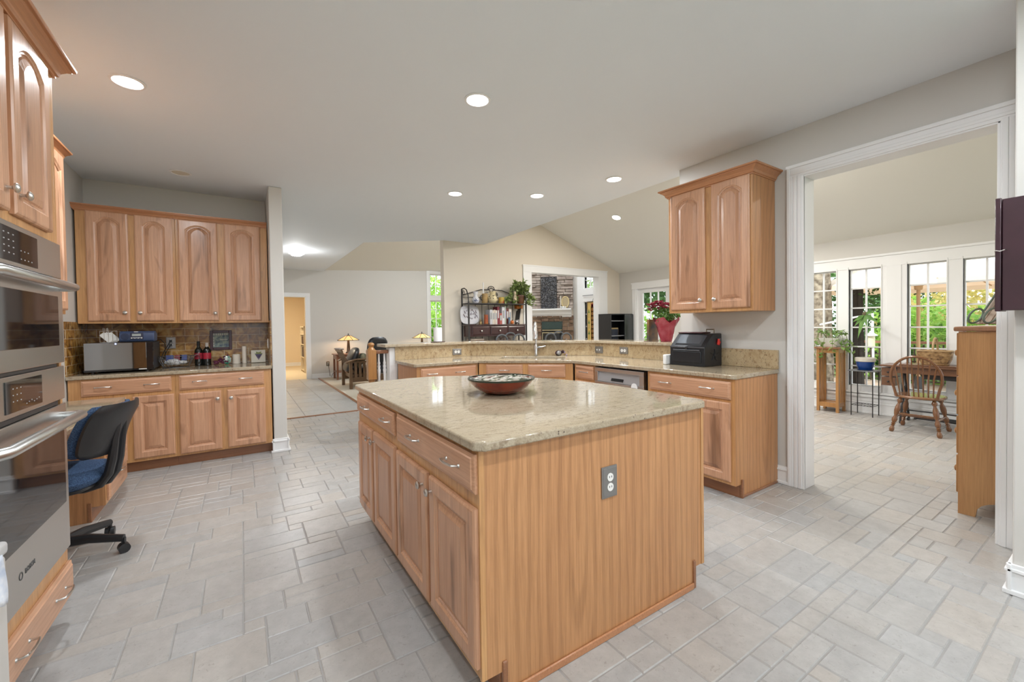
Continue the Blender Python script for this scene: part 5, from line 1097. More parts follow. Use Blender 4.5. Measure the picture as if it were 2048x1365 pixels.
def olives(t, c):
    mb = MB(); g = random.Random(6)
    for _ in range(22): a = g.uniform(PI*1.1, PI*1.9); z = g.uniform(.03, .15); r = .09-abs(z-.075)*.25; mb.leaf((c[0]+r*math.cos(a), c[1]+r*math.sin(a), c[2]+z), (g.uniform(-1,1), 0, g.uniform(-1,1)), (math.cos(a), math.sin(a), 0), .035, .018, fold=0)
    P(t, 'painted_olives', mb, mat('olive_ink', (.03,.03,.015), .3), recalc=False)
    P(t, 'handle', MB().tube([(c[0]-.05, c[1], c[2]+.18), (c[0]-.105, c[1]-.02, c[2]+.17), (c[0]-.11, c[1]-.02, c[2]+.12), (c[0]-.08, c[1], c[2]+.09)], .009, 8), CRM)
vase(985.5, 'cream pitcher painted with dark olives at the middle of the top shelf', [(.045,0),(.08,.03),(.092,.075),(.08,.125),(.055,.16),(.055,.185),(.068,.215),(.063,.215),(.045,.18),(.02,.15)], CRM, 'pitcher', 'pitcher', olives)
vase(1003, 'yellow green and red jar candle on the rack top shelf', [(.05,0),(.054,.005),(.054,.115),(.048,.118),(.045,.10)], mat('jar_yellow', (.55,.45,.08), .2, col2=(.45,.07,.04), vscale=11), 'jar_candle', 'candle')
S('box', 'small dark flat box on the rack top shelf', 'box', MB().box(X_(1013), X_(1022), 6.39, 6.45, Z1, Z1+.04), mat('dark_box', (.05,.03,.03), .5), (X_(1018), 6.42, Z1), bevel=.003)
S('cone_candle', 'beige cone shaped candle beside the leafy plant on the rack', 'candle', MB().lathe([(.042,0),(.04,.01),(.022,.22),(.015,.225)], (X_(1027), 6.38, Z1), 20), mat('wax_beige', (.58,.45,.32), .5), (X_(1027), 6.38, Z1))
c = Vector((X_(1041), 6.44, Z1)); t = T('potted_plant', 'trailing green leafy plant in a brown pot on the rack top', 'plant', c); g = random.Random(31)
P(t, 'pot', MB().lathe([(.065,0),(.07,.005),(.095,.14),(.10,.14),(.10,.165),(.09,.165),(.085,.12),(.01,.11)], c, 24), mat('pot_brown', (.10,.045,.03), .25, col2=(.26,.11,.05), vscale=5))
mb = MB(); st = MB()
for k in range(30):
    a = g.uniform(0, 2*PI); L_ = g.uniform(.15, .5) if math.cos(a) < .3 else g.uniform(.15, .36); h = g.uniform(.08, .30); dr = g.uniform(.05, .35); pts = []
    for i in range(8):
        u = i/7; pts.append(c+Vector((math.cos(a)*L_*u, min(math.sin(a)*.38, .12)*L_*u-.03*u, .15+h*math.sin(min(1, u*1.3)*PI)*.9-dr*max(0, u-.5))))
    st.tube(pts, .0025, 5)
    for i in range(1, 8):
        for _ in range(4): d = (rdir(g)+Vector((0,-.3,-.1))).normalized(); mb.leaf(pts[i]+rdir(g)*.02, d, (0,-.5,1), g.uniform(.045,.085), g.uniform(.035,.06), fold=.1)
P(t, 'leaves', mb, leafmat('ivy_leaf', [(.05,.10,.02), (.14,.23,.05), (.34,.40,.15), (.55,.58,.32)], 16), recalc=False); P(t, 'stems', st, mat('stem_green', (.12,.14,.05), .6))
xp = X_(944); t = T('plate', 'white square plate with painted writing standing on the rack', 'plate', (xp, 6.49, Z2))
sq = [(xp+.185*math.copysign(abs(math.cos(R(a)))**.6, math.cos(R(a))), Z2+.172+.165*math.copysign(abs(math.sin(R(a)))**.6, math.sin(R(a)))) for a in range(0, 360, 8)]
P(t, 'dish', MB().prism(sq, 6.50, 6.512, f=lambda x, y, z: (x, z+(y-Z2)*.08, y)), mat('plate_white', (.74,.73,.76), .15), bevel=.006)
mb = MB(); g = random.Random(15)
for k in range(16):
    u = -.11+.016*k; zz = Z2+.16+.05*(k % 3-1)+g.uniform(-.02,.03); yy = 6.496+(zz-Z2)*.08
    mb.tube([(xp+u, yy, zz), (xp+u+g.uniform(-.02,.03), yy, zz+g.uniform(.02,.06)), (xp+u+.02, yy, zz+g.uniform(-.02,.02))], .0035, 5)
P(t, 'painted_script', mb, mat('plate_ink', (.18,.07,.06), .4, col2=(.09,.08,.16), vscale=18))
c = (X_(957), 6.37, Z2); t = T('brass_bell', 'small brass bell ornament in front of the white plate', 'ornament', c); P(t, 'body', MB().lathe([(.03,0),(.032,.006),(.026,.05),(.012,.065),(.014,.075),(.004,.10)], c, 16), mat('dull_brass', (.24,.17,.08), .35, .7))
c = (X_(970), 6.40, Z2); t = T('pillar_candle', 'red orange candle on a small dish between plate and books', 'candle', c); P(t, 'wax', MB().lathe([(.036,.012),(.036,.17),(.03,.172)], c, 20), mat('wax_red', (.33,.03,.015), .35, col2=(.40,.17,.03), vscale=6)); P(t, 'dish', MB().lathe([(.05,0),(.065,.010),(.06,.012),(.03,.006)], c, 20), mat('dish_tan', (.35,.2,.13), .4))
bx = X_(976.5); g = random.Random(17)
for k, (wd, h, col, lab) in enumerate(((.05,.26,(.55,.55,.58),'grey white spine book, first from the left'), (.03,.25,(.68,.62,.54),'narrow cream book, second from the left'), (.03,.26,(.62,.50,.42),'narrow beige book, third from the left'), (.035,.25,(.66,.60,.54),'pale book, fourth from the left'),
        (.045,.315,(.20,.02,.035),'tall dark red cookbook'), (.05,.20,(.42,.10,.08),'short rust red book'), (.055,.31,(.68,.66,.68),'tall white book with pink spine lettering'), (.03,.32,(.42,.46,.36),'tall thin sage green book'), (.055,.29,(.14,.03,.025),'brown red cookbook, second from the right'), (.055,.275,(.64,.58,.52),'pale thick book at the right end'))):
    b = T('cookbook', lab+' on the rack', 'book', (bx+wd/2, 6.44, Z2), group='cookbooks on the rack'); cv = mat('cover_%d' % k, col, .45)
    P(b, 'cover', MB().box(bx, bx+wd, 6.375, 6.382, Z2, Z2+h).box(bx, bx+.004, 6.38, 6.53, Z2, Z2+h).box(bx+wd-.004, bx+wd, 6.38, 6.53, Z2, Z2+h), cv, smooth=False, bevel=.0015)
    P(b, 'pages', MB().box(bx+.004, bx+wd-.004, 6.382, 6.525, Z2+.004, Z2+h-.005), IVORY, smooth=False)
    P(b, 'spine_title', MB().box(bx+wd*.25, bx+wd*.75, 6.3738, 6.376, Z2+h*.35, Z2+h*.8), mat('title_%d' % k, tuple(.65-.6*v if v > .4 else .6 for v in col), .5), smooth=False)
    bx += wd+.002
S('jar', 'small brown and blue jar in front of the right books', 'jar', MB().lathe([(.022,0),(.024,.01),(.022,.09),(.016,.11),(.02,.125)], (X_(1013), 6.345, Z2), 16), mat('jar_blue', (.10,.18,.30), .2, col2=(.22,.15,.07), vscale=14), (X_(1013), 6.345, Z2))
mb = MB(); c = (X_(1019.5), 6.36, Z2)
for k in range(7): a = 2*PI*k/7; mb.ell((c[0]+.014*math.cos(a), c[1]+.014*math.sin(a), c[2]+.033), .02, .02, .032, 8, 6)
t = T('pumpkin', 'tiny orange pumpkin on the rack beside the books', 'pumpkin', c); P(t, 'body', mb, mat('pumpkin_orange', (.62,.16,.03), .35)); P(t, 'stem', MB().tube([(c[0], c[1], c[2]+.055), (c[0]+.006, c[1], c[2]+.08)], .006, 6), mat('stem_brown', (.15,.1,.04), .7))
xa = X_(1035); t = T('cookbook_stand', 'dark framed picture leaning on the rack with an orange cloth on it', 'picture', (xa, 6.45, Z2))
P(t, 'frame', MB().bar((xa-.04, 6.40, Z2+.01), (xa+.07, 6.50, Z2+.27), .16, .016, upv=(1,0,0)), BLACKPL, smooth=False, bevel=.003); P(t, 'print', MB().bar((xa-.036, 6.389, Z2+.03), (xa+.066, 6.489, Z2+.25), .13, .004, upv=(1,0,0)), mat('print_plum', (.22,.09,.09), .4, col2=(.09,.10,.10), vscale=12), smooth=False)
S('orange_box', 'small orange fabric bow box on top of the leaning picture', 'box', MB().box(xa+.0, xa+.14, 6.46, 6.54, Z2+.285, Z2+.335).box(xa-.01, xa+.15, 6.455, 6.545, Z2+.335, Z2+.35), mat('orange_cloth', (.55,.17,.02), .6), (xa+.07, 6.5, Z2+.285), bevel=.01)
mb = MB(); g = random.Random(19)
for _ in range(9): mb.ell((xa-.05+g.uniform(-.03,.04), 6.36+g.uniform(-.02,.02), Z2+.03+g.uniform(0,.03)), .025, .025, .025, 8, 6)
S('glass_ornament', 'cluster of clear glass balls in front of the leaning picture', 'ornament', mb, mat('smoked_glass', (.35,.33,.33), .06, .3, spec=.9), (xa-.05, 6.36, Z2))
for k in range(3): S('magazine', 'stack of magazines on the rack below the left drawer', 'magazine', MB().box(3.27+.01*k, 3.56-.008*k, 6.34, 6.52, Z3+.001+.07*k, Z3+.065+.07*k), mat('mag_%d' % k, ((.40,.30,.16), (.22,.24,.16), (.45,.36,.28))[k], .5, var=.4, vscale=9), (3.4, 6.43, Z3+.07*k), group='magazines on the rack', smooth=False, bevel=.004)
t = T('platter', 'dark platter with pale branch pattern under the rack drawers', 'plate', (4.02, 6.47, Z3))
pl_ = [(4.02+.17*math.cos(R(a)), Z3+.125+.125*math.sin(R(a))) for a in range(0, 360, 10)]
P(t, 'dish', MB().prism(pl_, 6.46, 6.475, f=lambda x, y, z: (x, z, y)), mat('platter_brown', (.42,.33,.28), .25, col2=(.06,.02,.02), vscale=22), bevel=.005)
# ================================================================== IRON CHAIRS BEHIND THE BAR
def iron_chair(x, y, rz, lab):
    t = T('iron_chair', lab, 'chair', (x, y, 0), rz, 'iron scroll back chairs behind the bar', local=True)
    for sx in (-1, 1):
        P(t, 'leg', MB().tube([(sx*.21, -.20, 0), (sx*.19, -.18, .6)], .013, 8), GREYM); P(t, 'leg', MB().tube([(sx*.22, .22, 0), (sx*.19, .19, .62), (sx*.21, .22, .90)], .013, 8), GREYM)
    P(t, 'seat', cushion(MB(), 0, 0, .62, .22, .21, .045), mat('seat_tan', (.30,.22,.14), .8)); mb = MB()
    for s in (-1, 1):
        mb.tube([(s*.155+.10*math.cos(R(a)), .235, 1.035+.10*math.sin(R(a))) for a in range(0, 360, 15)], .0155, 8, closed=True)
        mb.tube([(s*.155, .235, .99), (s*.155, .235, .905)], .009, 6); mb.ell((s*.155, .235, 1.015), .022, .012, .026, 8, 6); mb.tube([(s*.155-.045, .235, .96), (s*.155-.02, .235, .985), (s*.155, .235, .99), (s*.155+.02, .235, .985), (s*.155+.045, .235, .96)], .008, 6)
    mb.tube([(-.09, .235, 1.12), (-.05, .235, 1.155), (0, .235, 1.165), (.05, .235, 1.155), (.09, .235, 1.12)], .0135, 8); mb.tube([(-.21, .22, .90), (.21, .22, .90)], .012, 8)
    P(t, 'scroll_back', mb, GREYM); mb = MB(); q = [(-.2,-.19,.25),(.2,-.19,.25),(.205,.21,.25),(-.205,.21,.25)]; mb.tube(q, .009, 6, closed=True); P(t, 'stretcher', mb, GREYM)
    return t
a_ = iron_chair(3.62, 5.42, R(-6), 'grey iron chair with ringed back, left of the faucet')
b_ = dup(a_, (4.60, 5.42, 0), R(-10), 'grey iron chair with ringed back, right of the faucet')
# ================================================================== BLACK CABINET IN THE CORNER
t = T('media_cabinet', 'tall black cabinet with its shelves open beside the french door', 'cabinet', (6.86, 6.40, 0))
P(t, 'carcass', MB().box(6.53, 6.55, 6.22, 6.58, 0, 1.50).box(7.18, 7.20, 6.22, 6.58, 0, 1.50).box(6.55, 7.18, 6.22, 6.58, 1.48, 1.50).box(6.55, 7.18, 6.22, 6.58, 0, .05).box(6.55, 7.18, 6.56, 6.58, .05, 1.48), BLACKPL, smooth=False)
for z in (.5, .86, 1.02, 1.34): P(t, 'shelf', MB().box(6.55, 7.18, 6.24, 6.56, z, z+.015), mat('shelf_grey', (.25,.25,.26), .4), smooth=False)
P(t, 'door', MB().box(6.93, 7.20, 6.195, 6.218, .03, 1.49), mat('gloss_black', (.03,.035,.035), .12, spec=.8), smooth=False, bevel=.004)
S('envelope', 'tan envelope leaning on the shelf of the black cabinet', 'envelope', MB().box(6.60, 6.90, 6.36, 6.37, .876, 1.20), mat('manila', (.45,.33,.16), .7), (6.75, 6.36, .876)); S('pouch', 'black pouch in front of the tan envelope in the cabinet', 'pouch', MB().box(6.67, 6.86, 6.32, 6.355, .90, 1.17), mat('pouch_black', (.02,.025,.04), .6), (6.77, 6.34, .9), bevel=.01)
# ================================================================== LIVING ROOM: FIREPLACE
STO = mat('ledge_stone', (.50,.43,.38), .85, bump=.6, bscale=30, col2=(.28,.22,.19), vscale=5); STB = mat('brown_stone', (.30,.20,.13), .85, bump=.6, bscale=30, col2=(.17,.105,.07), vscale=5)
P0_ = (7.24-1.627-.02, 8.168+1.627-.02, 0)
t = T('fireplace', 'corner stone fireplace with white mantel in the living room', 'fireplace', P0_, R(-45), local=True); g = random.Random(23)
def stones(xa, xb, za, zb, rh, rw, hole=None, d0=.05):
    mb = MB(); z = za
    while z < zb-.005:
        h = min(g.uniform(*rh), zb-z); x = xa
        while x < xb-.005:
            w_ = min(g.uniform(*rw), xb-x)
            if xb-x-w_ < .05: w_ = xb-x
            if not (hole and x+w_ > hole[0]+.01 and x < hole[1]-.01 and z+h > hole[2]+.01 and z < hole[3]-.01):
                d = d0+g.uniform(-.03, .03); j = lambda: g.uniform(-.006, .006)
                mb.add([(x+.003,.12,z+.003),(x+w_-.003,.12,z+.003),(x+w_-.003,.12,z+h-.003),(x+.003,.12,z+h-.003),(x+.006+j(),-d+j(),z+.006+j()),(x+w_-.006+j(),-d+j(),z+.006+j()),(x+w_-.006+j(),-d+j(),z+h-.006+j()),(x+.006+j(),-d+j(),z+h-.006+j())], [(0,1,2,3),(7,6,5,4),(0,4,5,1),(1,5,6,2),(2,6,7,3),(3,7,4,0)])
            x += w_
        z += h
    return mb
P(t, 'chimney_stone', stones(1.19, 2.285, 1.70, 3.6, (.04, .085), (.12, .34)), STO, smooth=False, bevel=.006)
mb = stones(1.19, 1.455, 0, 1.52, (.07, .12), (.12, .24)); m2 = stones(2.0, 2.285, 0, 1.52, (.07, .12), (.12, .24)); m3 = stones(1.455, 2.0, 1.37, 1.52, (.07, .1), (.14, .24))
for q in (m2, m3): mb.add(q.v, q.f)
P(t, 'surround_stone', mb, STB, smooth=False, bevel=.006)
P(t, 'chimney_core', MB().box(1.18, 2.29, .06, .5, 0, 3.6), mat('mortar', (.16,.13,.11), .9), smooth=False)
P(t, 'mantel', MB().prism([(.05,1.48),(-.05,1.48),(-.05,1.53),(-.09,1.55),(-.09,1.60),(-.16,1.66),(-.20,1.66),(-.20,1.70),(.05,1.70)], 1.15, 2.24, f=lambda x, y, z: (z, x, y)), WHITE, bevel=.006)
P(t, 'side_trim', MB().box(1.04, 1.18, -.03, .1, 0, 3.6).box(1.06, 1.11, -.05, -.03, 0, 3.6), WHITE, smooth=False, bevel=.003)
P(t, 'firebox', MB().box(1.46, 1.995, .0, .04, .0, 1.365).box(1.46, 1.52, -.06, .0, 0, 1.365), BLACKPL, smooth=False)
P(t, 'hood', MB().box(1.47, 1.99, -.075, 0, 1.17, 1.365), mat('green_black', (.035,.06,.055), .25), bevel=.004); P(t, 'brass_trim', MB().box(1.48, 1.985, -.08, -.01, 1.135, 1.155).box(1.48, 1.985, -.08, -.01, 1.07, 1.09).box(1.475, 1.49, -.07, -.01, .7, 1.09), mat('pale_brass', (.65,.56,.36), .3, .8), bevel=.002)
P(t, 'glass_door', MB().box(1.49, 1.985, -.06, -.045, .2, 1.07), BLACKGL, smooth=False); P(t, 'hearth', MB().box(1.1, 2.3, -.4, -.07, 0, .12), STB, smooth=False)
t = T('wall_panel', 'tall grey pebble mosaic panel hung on the chimney above the mantel', 'panel', P0_, R(-45), local=True)
P(t, 'frame', MB().box(1.455, 1.875, -.105, -.085, 1.715, 2.53), BLACKM, smooth=False); mb = MB(); g = random.Random(29)
for i in range(19):
    for k in range(10): mb.ell((1.485+.04*k+g.uniform(-.008,.008), -.107, 1.74+.0415*i+g.uniform(-.008,.008)), g.uniform(.014,.023), .016, g.uniform(.014,.022), 6, 4)
P(t, 'pebbles', mb, mat('grey_pebble', (.20,.20,.21), .4, col2=(.07,.075,.09), vscale=12))
t = T('oval_frame', 'oval cream framed mirror standing at the right of the mantel', 'mirror', P0_, R(-45), local=True); c = (2.09, -.135, 1.86)
ov = lambda r: [(c[0]+.095*r*math.cos(R(a)), c[1], c[2]+.15*r*math.sin(R(a))) for a in range(0, 360, 15)]
P(t, 'frame', MB().tube(ov(.93), .016, 8, closed=True), mat('cream_gilt', (.62,.50,.26), .35)); P(t, 'mirror_glass', MB().prism([(p[0], p[2]) for p in ov(.9)], c[1]-.004, c[1]+.006, f=lambda x, y, z: (x, z, y)), mat('mirror_tan', (.55,.46,.30), .12, .4), smooth=False)
t = T('taper_candle', 'thin white candle on the mantel beside the oval frame', 'candle', P0_, R(-45), local=True); P(t, 'wax', MB().tube([(1.97, -.13, 1.702), (1.97, -.13, 2.02)], .012, 8), WAX)
t = T('mantel_flowers', 'small white china flowers on the mantel below the oval frame', 'ornament', P0_, R(-45), local=True); mb = MB(); g = random.Random(2)
for _ in range(9): mb.ell((2.03+g.uniform(-.06,.06), -.17+g.uniform(-.02,.02), 1.72+g.uniform(0,.02)), .02, .02, .02, 8, 5)
P(t, 'blossoms', mb, WHITE)
# stained glass hanging in the living-room window
t = T('stained_glass', 'tall stained glass panel with pink tulip hanging in the living room window', 'stained glass', (7.14, 7.47, .62)); xg = 7.14; ya, yb_ = 7.20, 7.575
P(t, 'frame', MB().box(xg-.012, xg+.012, ya, ya+.014, .62, 1.83).box(xg-.012, xg+.012, yb_-.014, yb_, .62, 1.83).box(xg-.012, xg+.012, ya, yb_, 1.816, 1.835).box(xg-.012, xg+.012, ya, yb_, .61, .63), mat('lead_brown', (.09,.045,.02), .5), smooth=False)
def stain(n, c, e=.5):
    m, nt, b = M0(n); b.inputs['Base Color'].default_value = rgba(c); b.inputs['Roughness'].default_value = .15; tr = nt.nodes.new('ShaderNodeBsdfTranslucent'); tr.inputs[0].default_value = rgba(c); mx = nt.nodes.new('ShaderNodeMixShader'); mx.inputs[0].default_value = .8
    nt.links.new(b.outputs[0], mx.inputs[1]); nt.links.new(tr.outputs[0], mx.inputs[2]); nt.links.new(mx.outputs[0], nt.nodes['Material Output'].inputs['Surface']); return m
P(t, 'amber_glass', MB().box(xg-.003, xg+.003, ya+.01, yb_-.01, .63, 1.82), stain('stain_amber', (.85,.68,.36)), smooth=False)
P(t, 'brown_band', MB().box(xg-.006, xg+.005, 7.335, 7.445, .63, 1.72), stain('stain_brown', (.22,.12,.04)), smooth=False); mb = MB()
for k in range(10): mb.lathe([(.04,0),(.04,.003)], (xg-.0075, 7.39, .70+.105*k), 14, ax=(-1,0,0))
P(t, 'amber_disc', mb, stain('stain_gold', (.8,.5,.2))); mb = MB()
for yy in (7.27, 7.51):
    for k in range(4):
        z = .78+.26*k; mb.add([(xg-.007, yy-.03, z), (xg-.007, yy+.03, z), (xg-.007, yy, z+.10)], [(0,1,2)]); mb.box(xg-.007, xg-.004, yy-.004, yy+.004, z-.12, z)
P(t, 'green_leaf', mb, stain('stain_green', (.12,.32,.2)), recalc=False, smooth=False); mb = MB()
for d in (-.5, -.25, 0, .25, .5): mb.leaf((xg-.009, 7.39, 1.69), (0, d, 1), (-1,0,0), .12, .05, fold=0)
P(t, 'tulip', mb, stain('stain_pink', (.75,.25,.28)), recalc=False)
P(t, 'hanger', MB().tube([(xg, 7.39, 1.83), (xg+.04, 7.39, 1.95), (xg+.06, 7.39, 1.99)], .004, 6).tube([(xg+.06, 7.22, 2.0), (xg+.06, 7.8, 2.0)], .006, 6), BLACKM)
# ================================================================== HALL AND SITTING AREA
OAKN = wood('newel_oak', (.42,.20,.06), (.36,.16,.045), (.25,.1,.03), 'z', rough=.3)
t = T('stair_railing', 'short oak stair railing with newel post and two white balusters', 'railing', (1.215, 4.77, 0))
P(t, 'newel_post', MB().box(1.17, 1.262, 4.725, 4.817, .70, 1.03).box(1.17, 1.262, 4.725, 4.817, 0, .25).lathe([(.036,.25),(.028,.29),(.024,.32),(.03,.36),(.034,.6),(.028,.63),(.036,.65),(.028,.665),(.036,.68),(.04,.70)], (1.216, 4.771, 0), 20).lathe([(.046,1.03),(.036,1.045),(.028,1.055),(.024,1.062),(.03,1.075),(.036,1.09),(.03,1.105),(.012,1.114)], (1.216, 4.771, 0), 20), OAKN, bevel=.003)
P(t, 'handrail', MB().box(1.262, 1.40, 4.742, 4.80, .985, 1.025), wood('rail_oak', (.30,.13,.06), (.25,.1,.045), (.18,.07,.03), 'x'), bevel=.008)
for x in (1.298, 1.362): P(t, 'baluster', MB().lathe([(.010,.985),(.011,.90),(.017,.875),(.012,.86),(.018,.84),(.014,.82),(.019,.80),(.016,.77),(.013,.72),(.016,.35),(.018,.3),(.016,.0)], (x, 4.771, 0), 14), WHITE)
TIFF = lambda n, c1, c2, e: mat(n, c1, .25, col2=c2, vscale=13, emis=(1.0,.62,.25), estr=e)
def table_lamp(x, y, z, lab, g1, pw):
    t = T('table_lamp', lab, 'lamp', (x, y, z)); c = (x, y, z)
    P(t, 'base', MB().lathe([(.075,0),(.07,.02),(.045,.05),(.035,.20),(.022,.40),(.018,.44)], c, 8), mat('lamp_bronze', (.07,.045,.03), .4, .6)); n = 8; vs = []
    for r, h in ((.275,.335), (.07,.445), (.066,.443), (.268,.331)): vs += [(x+r*math.cos(2*PI*k/n+.2), y+r*math.sin(2*PI*k/n+.2), z+h) for k in range(n)]
    s = P(t, 'lamp_shade', MB().add(vs, [(i*n+k, i*n+(k+1) % n, (i+1)*n+(k+1) % n, (i+1)*n+k) for i in range(3) for k in range(n)]), g1, smooth=False); mb = MB()
    for k in range(n): a = 2*PI*k/n+.2; mb.tube([(x+.275*math.cos(a), y+.275*math.sin(a), z+.336), (x+.068*math.cos(a), y+.068*math.sin(a), z+.447)], .006, 6); b_ = 2*PI*(k+1)/n+.2; mb.tube([(x+.275*math.cos(a), y+.275*math.sin(a), z+.334), (x+.275*math.cos(b_), y+.275*math.sin(b_), z+.334)], .007, 6)
    P(s, 'leading', mb, BLACKM); P(t, 'finial', MB().lathe([(.07,.446),(.03,.46),(.008,.47),(.012,.49),(.003,.51)], c, 12), BLACKM)
    ld = bpy.data.lights.new('bulb', 'POINT'); ld.energy = pw; ld.color = (1, .75, .48); ld.shadow_soft_size = .06; lo = bpy.data.objects.new('lamp', ld); C.objects.link(lo); lo.parent = t; lo.location = (0, 0, .36)
table_lamp(2.28, 11.15, .635, 'amber leaded glass table lamp behind the slatted armchair', TIFF('amber_glass', (.75,.42,.15), (.55,.22,.06), .9), 14)
table_lamp(4.22, 11.1, .64, 'yellow leaded glass table lamp beside the far window', TIFF('yellow_glass', (.80,.66,.30), (.62,.48,.18), .7), 10)
def side_table(x, y, w_, lab):
    t = T('side_table', lab, 'table', (x, y, 0)); RW = bpy.data.materials.get('red_oak') or wood('red_oak', (.24,.095,.05), (.2,.075,.04), (.12,.045,.02), 'z')
    P(t, 'top', MB().box(x-w_, x+w_, y-w_*.8, y+w_*.8, .605, .634), RW, bevel=.004); P(t, 'shelf', MB().box(x-w_+.03, x+w_-.03, y-w_*.8+.03, y+w_*.8-.03, .18, .2), RW, smooth=False); P(t, 'apron', MB().box(x-w_+.03, x+w_-.03, y-w_*.8+.03, y+w_*.8-.03, .5, .605), RW, smooth=False)
    for sx in (-1, 1):
        for sy in (-1, 1): P(t, 'leg', MB().box(x+sx*(w_-.05)-.022, x+sx*(w_-.05)+.022, y+sy*(w_*.8-.05)-.022, y+sy*(w_*.8-.05)+.022, 0, .605), RW, smooth=False)
side_table(2.24, 11.15, .32, 'red brown wooden side table under the amber lamp'); side_table(4.22, 11.1, .32, 'wooden side table under the yellow lamp, hidden below the bar')
S('power_cord', 'thin dark lamp cord hanging from the low outlet on the far wall', 'cord', MB().tube([(1.87, YF-.02, .37), (1.88, YF-.05, .25), (1.90, YF-.06, .05), (1.93, YF-.08, .02), (1.97, YF-.06, .10), (2.1, YF-.1, .22)], .006, 6), BLACKPL, (1.87, YF-.03, .3))
t = T('armchair', 'slatted oak mission armchair with black cushions facing right', 'chair', (2.28, 9.5, 0)); MO = wood('mission_oak', (.19,.105,.05), (.15,.08,.035), (.09,.045,.02), 'z', rough=.45); MOX = wood('mission_oak_rail', (.20,.11,.05), (.15,.08,.035), (.09,.045,.02), 'x', rough=.45)
for y in (9.12, 9.90):
    for x in (1.90, 2.62): P(t, 'leg', MB().box(x-.03, x+.03, y-.03, y+.03, 0, .58), MO, smooth=False, bevel=.003)
    P(t, 'arm', MB().prism([(1.80,.545),(1.86,.565),(2.0,.60),(2.66,.60),(2.70,.585),(2.70,.60),(2.66,.625),(2.0,.625),(1.84,.585),(1.79,.56)], y-.07, y+.07, f=lambda x, y, z: (x, z, y)), MOX, bevel=.004)
    P(t, 'side_rail', MB().box(1.93, 2.59, y-.012, y+.012, .14, .24).box(1.93, 2.59, y-.012, y+.012, .54, .58), MOX, smooth=False)
    for k in range(7): x = 2.0+.088*k; P(t, 'slat', MB().box(x-.028, x+.028, y-.008, y+.008, .24, .54), MO, smooth=False)
P(t, 'seat_frame', MB().box(1.93, 2.60, 9.15, 9.87, .22, .30), MOX, smooth=False); k_ = lambda u: (1.97-.235*u, .34+.48*u)
for u in (.05, .97): x, z = k_(u); P(t, 'back_rail', MB().bar((x, 9.17, z), (x, 9.85, z), .03, .07, upv=(-.44,0,.9)), MO, smooth=False)
for k in range(8): y = 9.19+.64*k/7; a, b_ = k_(.05), k_(.97); P(t, 'back_slat', MB().bar((a[0], y, a[1]), (b_[0], y, b_[1]), .035, .014, upv=(1,0,.4)), MO, smooth=False)
LEA = mat('black_leather', (.018,.018,.022), .32, bump=.25, bscale=26); P(t, 'seat_cushion', cushion(MB(), 2.30, 9.51, .37, .30, .34, .07), LEA)
mb = MB(); bm_ = cushion(MB(), 0, 0, 0, .28, .33, .065); M_ = Matrix.Translation((1.99, 9.51, .60)) @ Matrix.Rotation(R(-64), 4, 'Y'); mb.add([M_ @ Vector(v) for v in bm_.v], bm_.f); P(t, 'back_cushion', mb, LEA)
mb = MB(); bm_ = cushion(MB(), 0, 0, 0, .18, .2, .06); M_ = Matrix.Translation((2.14, 9.36, .57)) @ Matrix.Rotation(R(-58), 4, 'Y'); mb.add([M_ @ Vector(v) for v in bm_.v], bm_.f); S('throw_pillow', 'patterned olive and cream pillow on the slatted armchair', 'pillow', mb, mat('pillow_olive', (.10,.11,.07), .9, col2=(.32,.28,.18), vscale=12), (2.14, 9.36, .57))
S('blanket', 'folded brown and white throw over the slatted chair back', 'blanket', MB().bar((1.735, 9.25, .835), (1.735, 9.65, .835), .13, .03), mat('throw_brown', (.16,.10,.08), .9, col2=(.5,.46,.42), vscale=16), (1.735, 9.45, .82), bevel=.01)
t = T('desk_chair', 'black leather swivel chair with tall padded back behind the railing', 'chair', (2.32, 8.1, 0), R(200), local=True); mb = MB()
for k in range(5): a = 2*PI*k/5; mb.tube([(0,0,.1), (.3*math.cos(a), .3*math.sin(a), .06)], [.03,.02], 8)
P(t, 'star_base', mb, BLACKPL)
for k in range(5): a = 2*PI*k/5; P(t, 'caster', MB().lathe([(.01,-.02),(.028,-.016),(.028,.016),(.01,.02)], (.3*math.cos(a), .3*math.sin(a), .028), 12, ax=(-math.sin(a), math.cos(a), 0)), BLACKPL)
P(t, 'gas_column', MB().lathe([(.03,.1),(.025,.42)]), CHROME); P(t, 'seat', cushion(MB(), 0, .02, .48, .26, .25, .075), LEA)
mb = MB(); bm_ = cushion(MB(), 0, 0, 0, .235, .30, .06); M_ = Matrix.Translation((0, -.24, .80)) @ Matrix.Rotation(R(82), 4, 'X'); mb.add([M_ @ Vector(v) for v in bm_.v], bm_.f); P(t, 'backrest', mb, LEA)
for s in (-1, 1): P(t, 'armrest', MB().tube([(s*.26, .15, .46), (s*.29, .15, .66), (s*.29, -.12, .68), (s*.25, -.2, .62)], .02, 8), BLACKPL)
t = T('bookcase', 'cream bookcase end seen through the lit far doorway', 'bookcase', (1.72, 13.6, 0)); CB = mat('cream_laminate', (.66,.56,.40), .5)
P(t, 'carcass', MB().box(1.50, 1.9, 13.3, 13.33, 0, 1.34).box(1.50, 1.9, 14.1, 14.13, 0, 1.34).box(1.88, 1.9, 13.3, 14.13, 0, 1.34).box(1.50, 1.9, 13.3, 14.13, 1.32, 1.34), CB, smooth=False)
for z in (.04, .42, .80, 1.10): P(t, 'shelf', MB().box(1.50, 1.88, 13.33, 14.1, z, z+.02), CB, smooth=False)
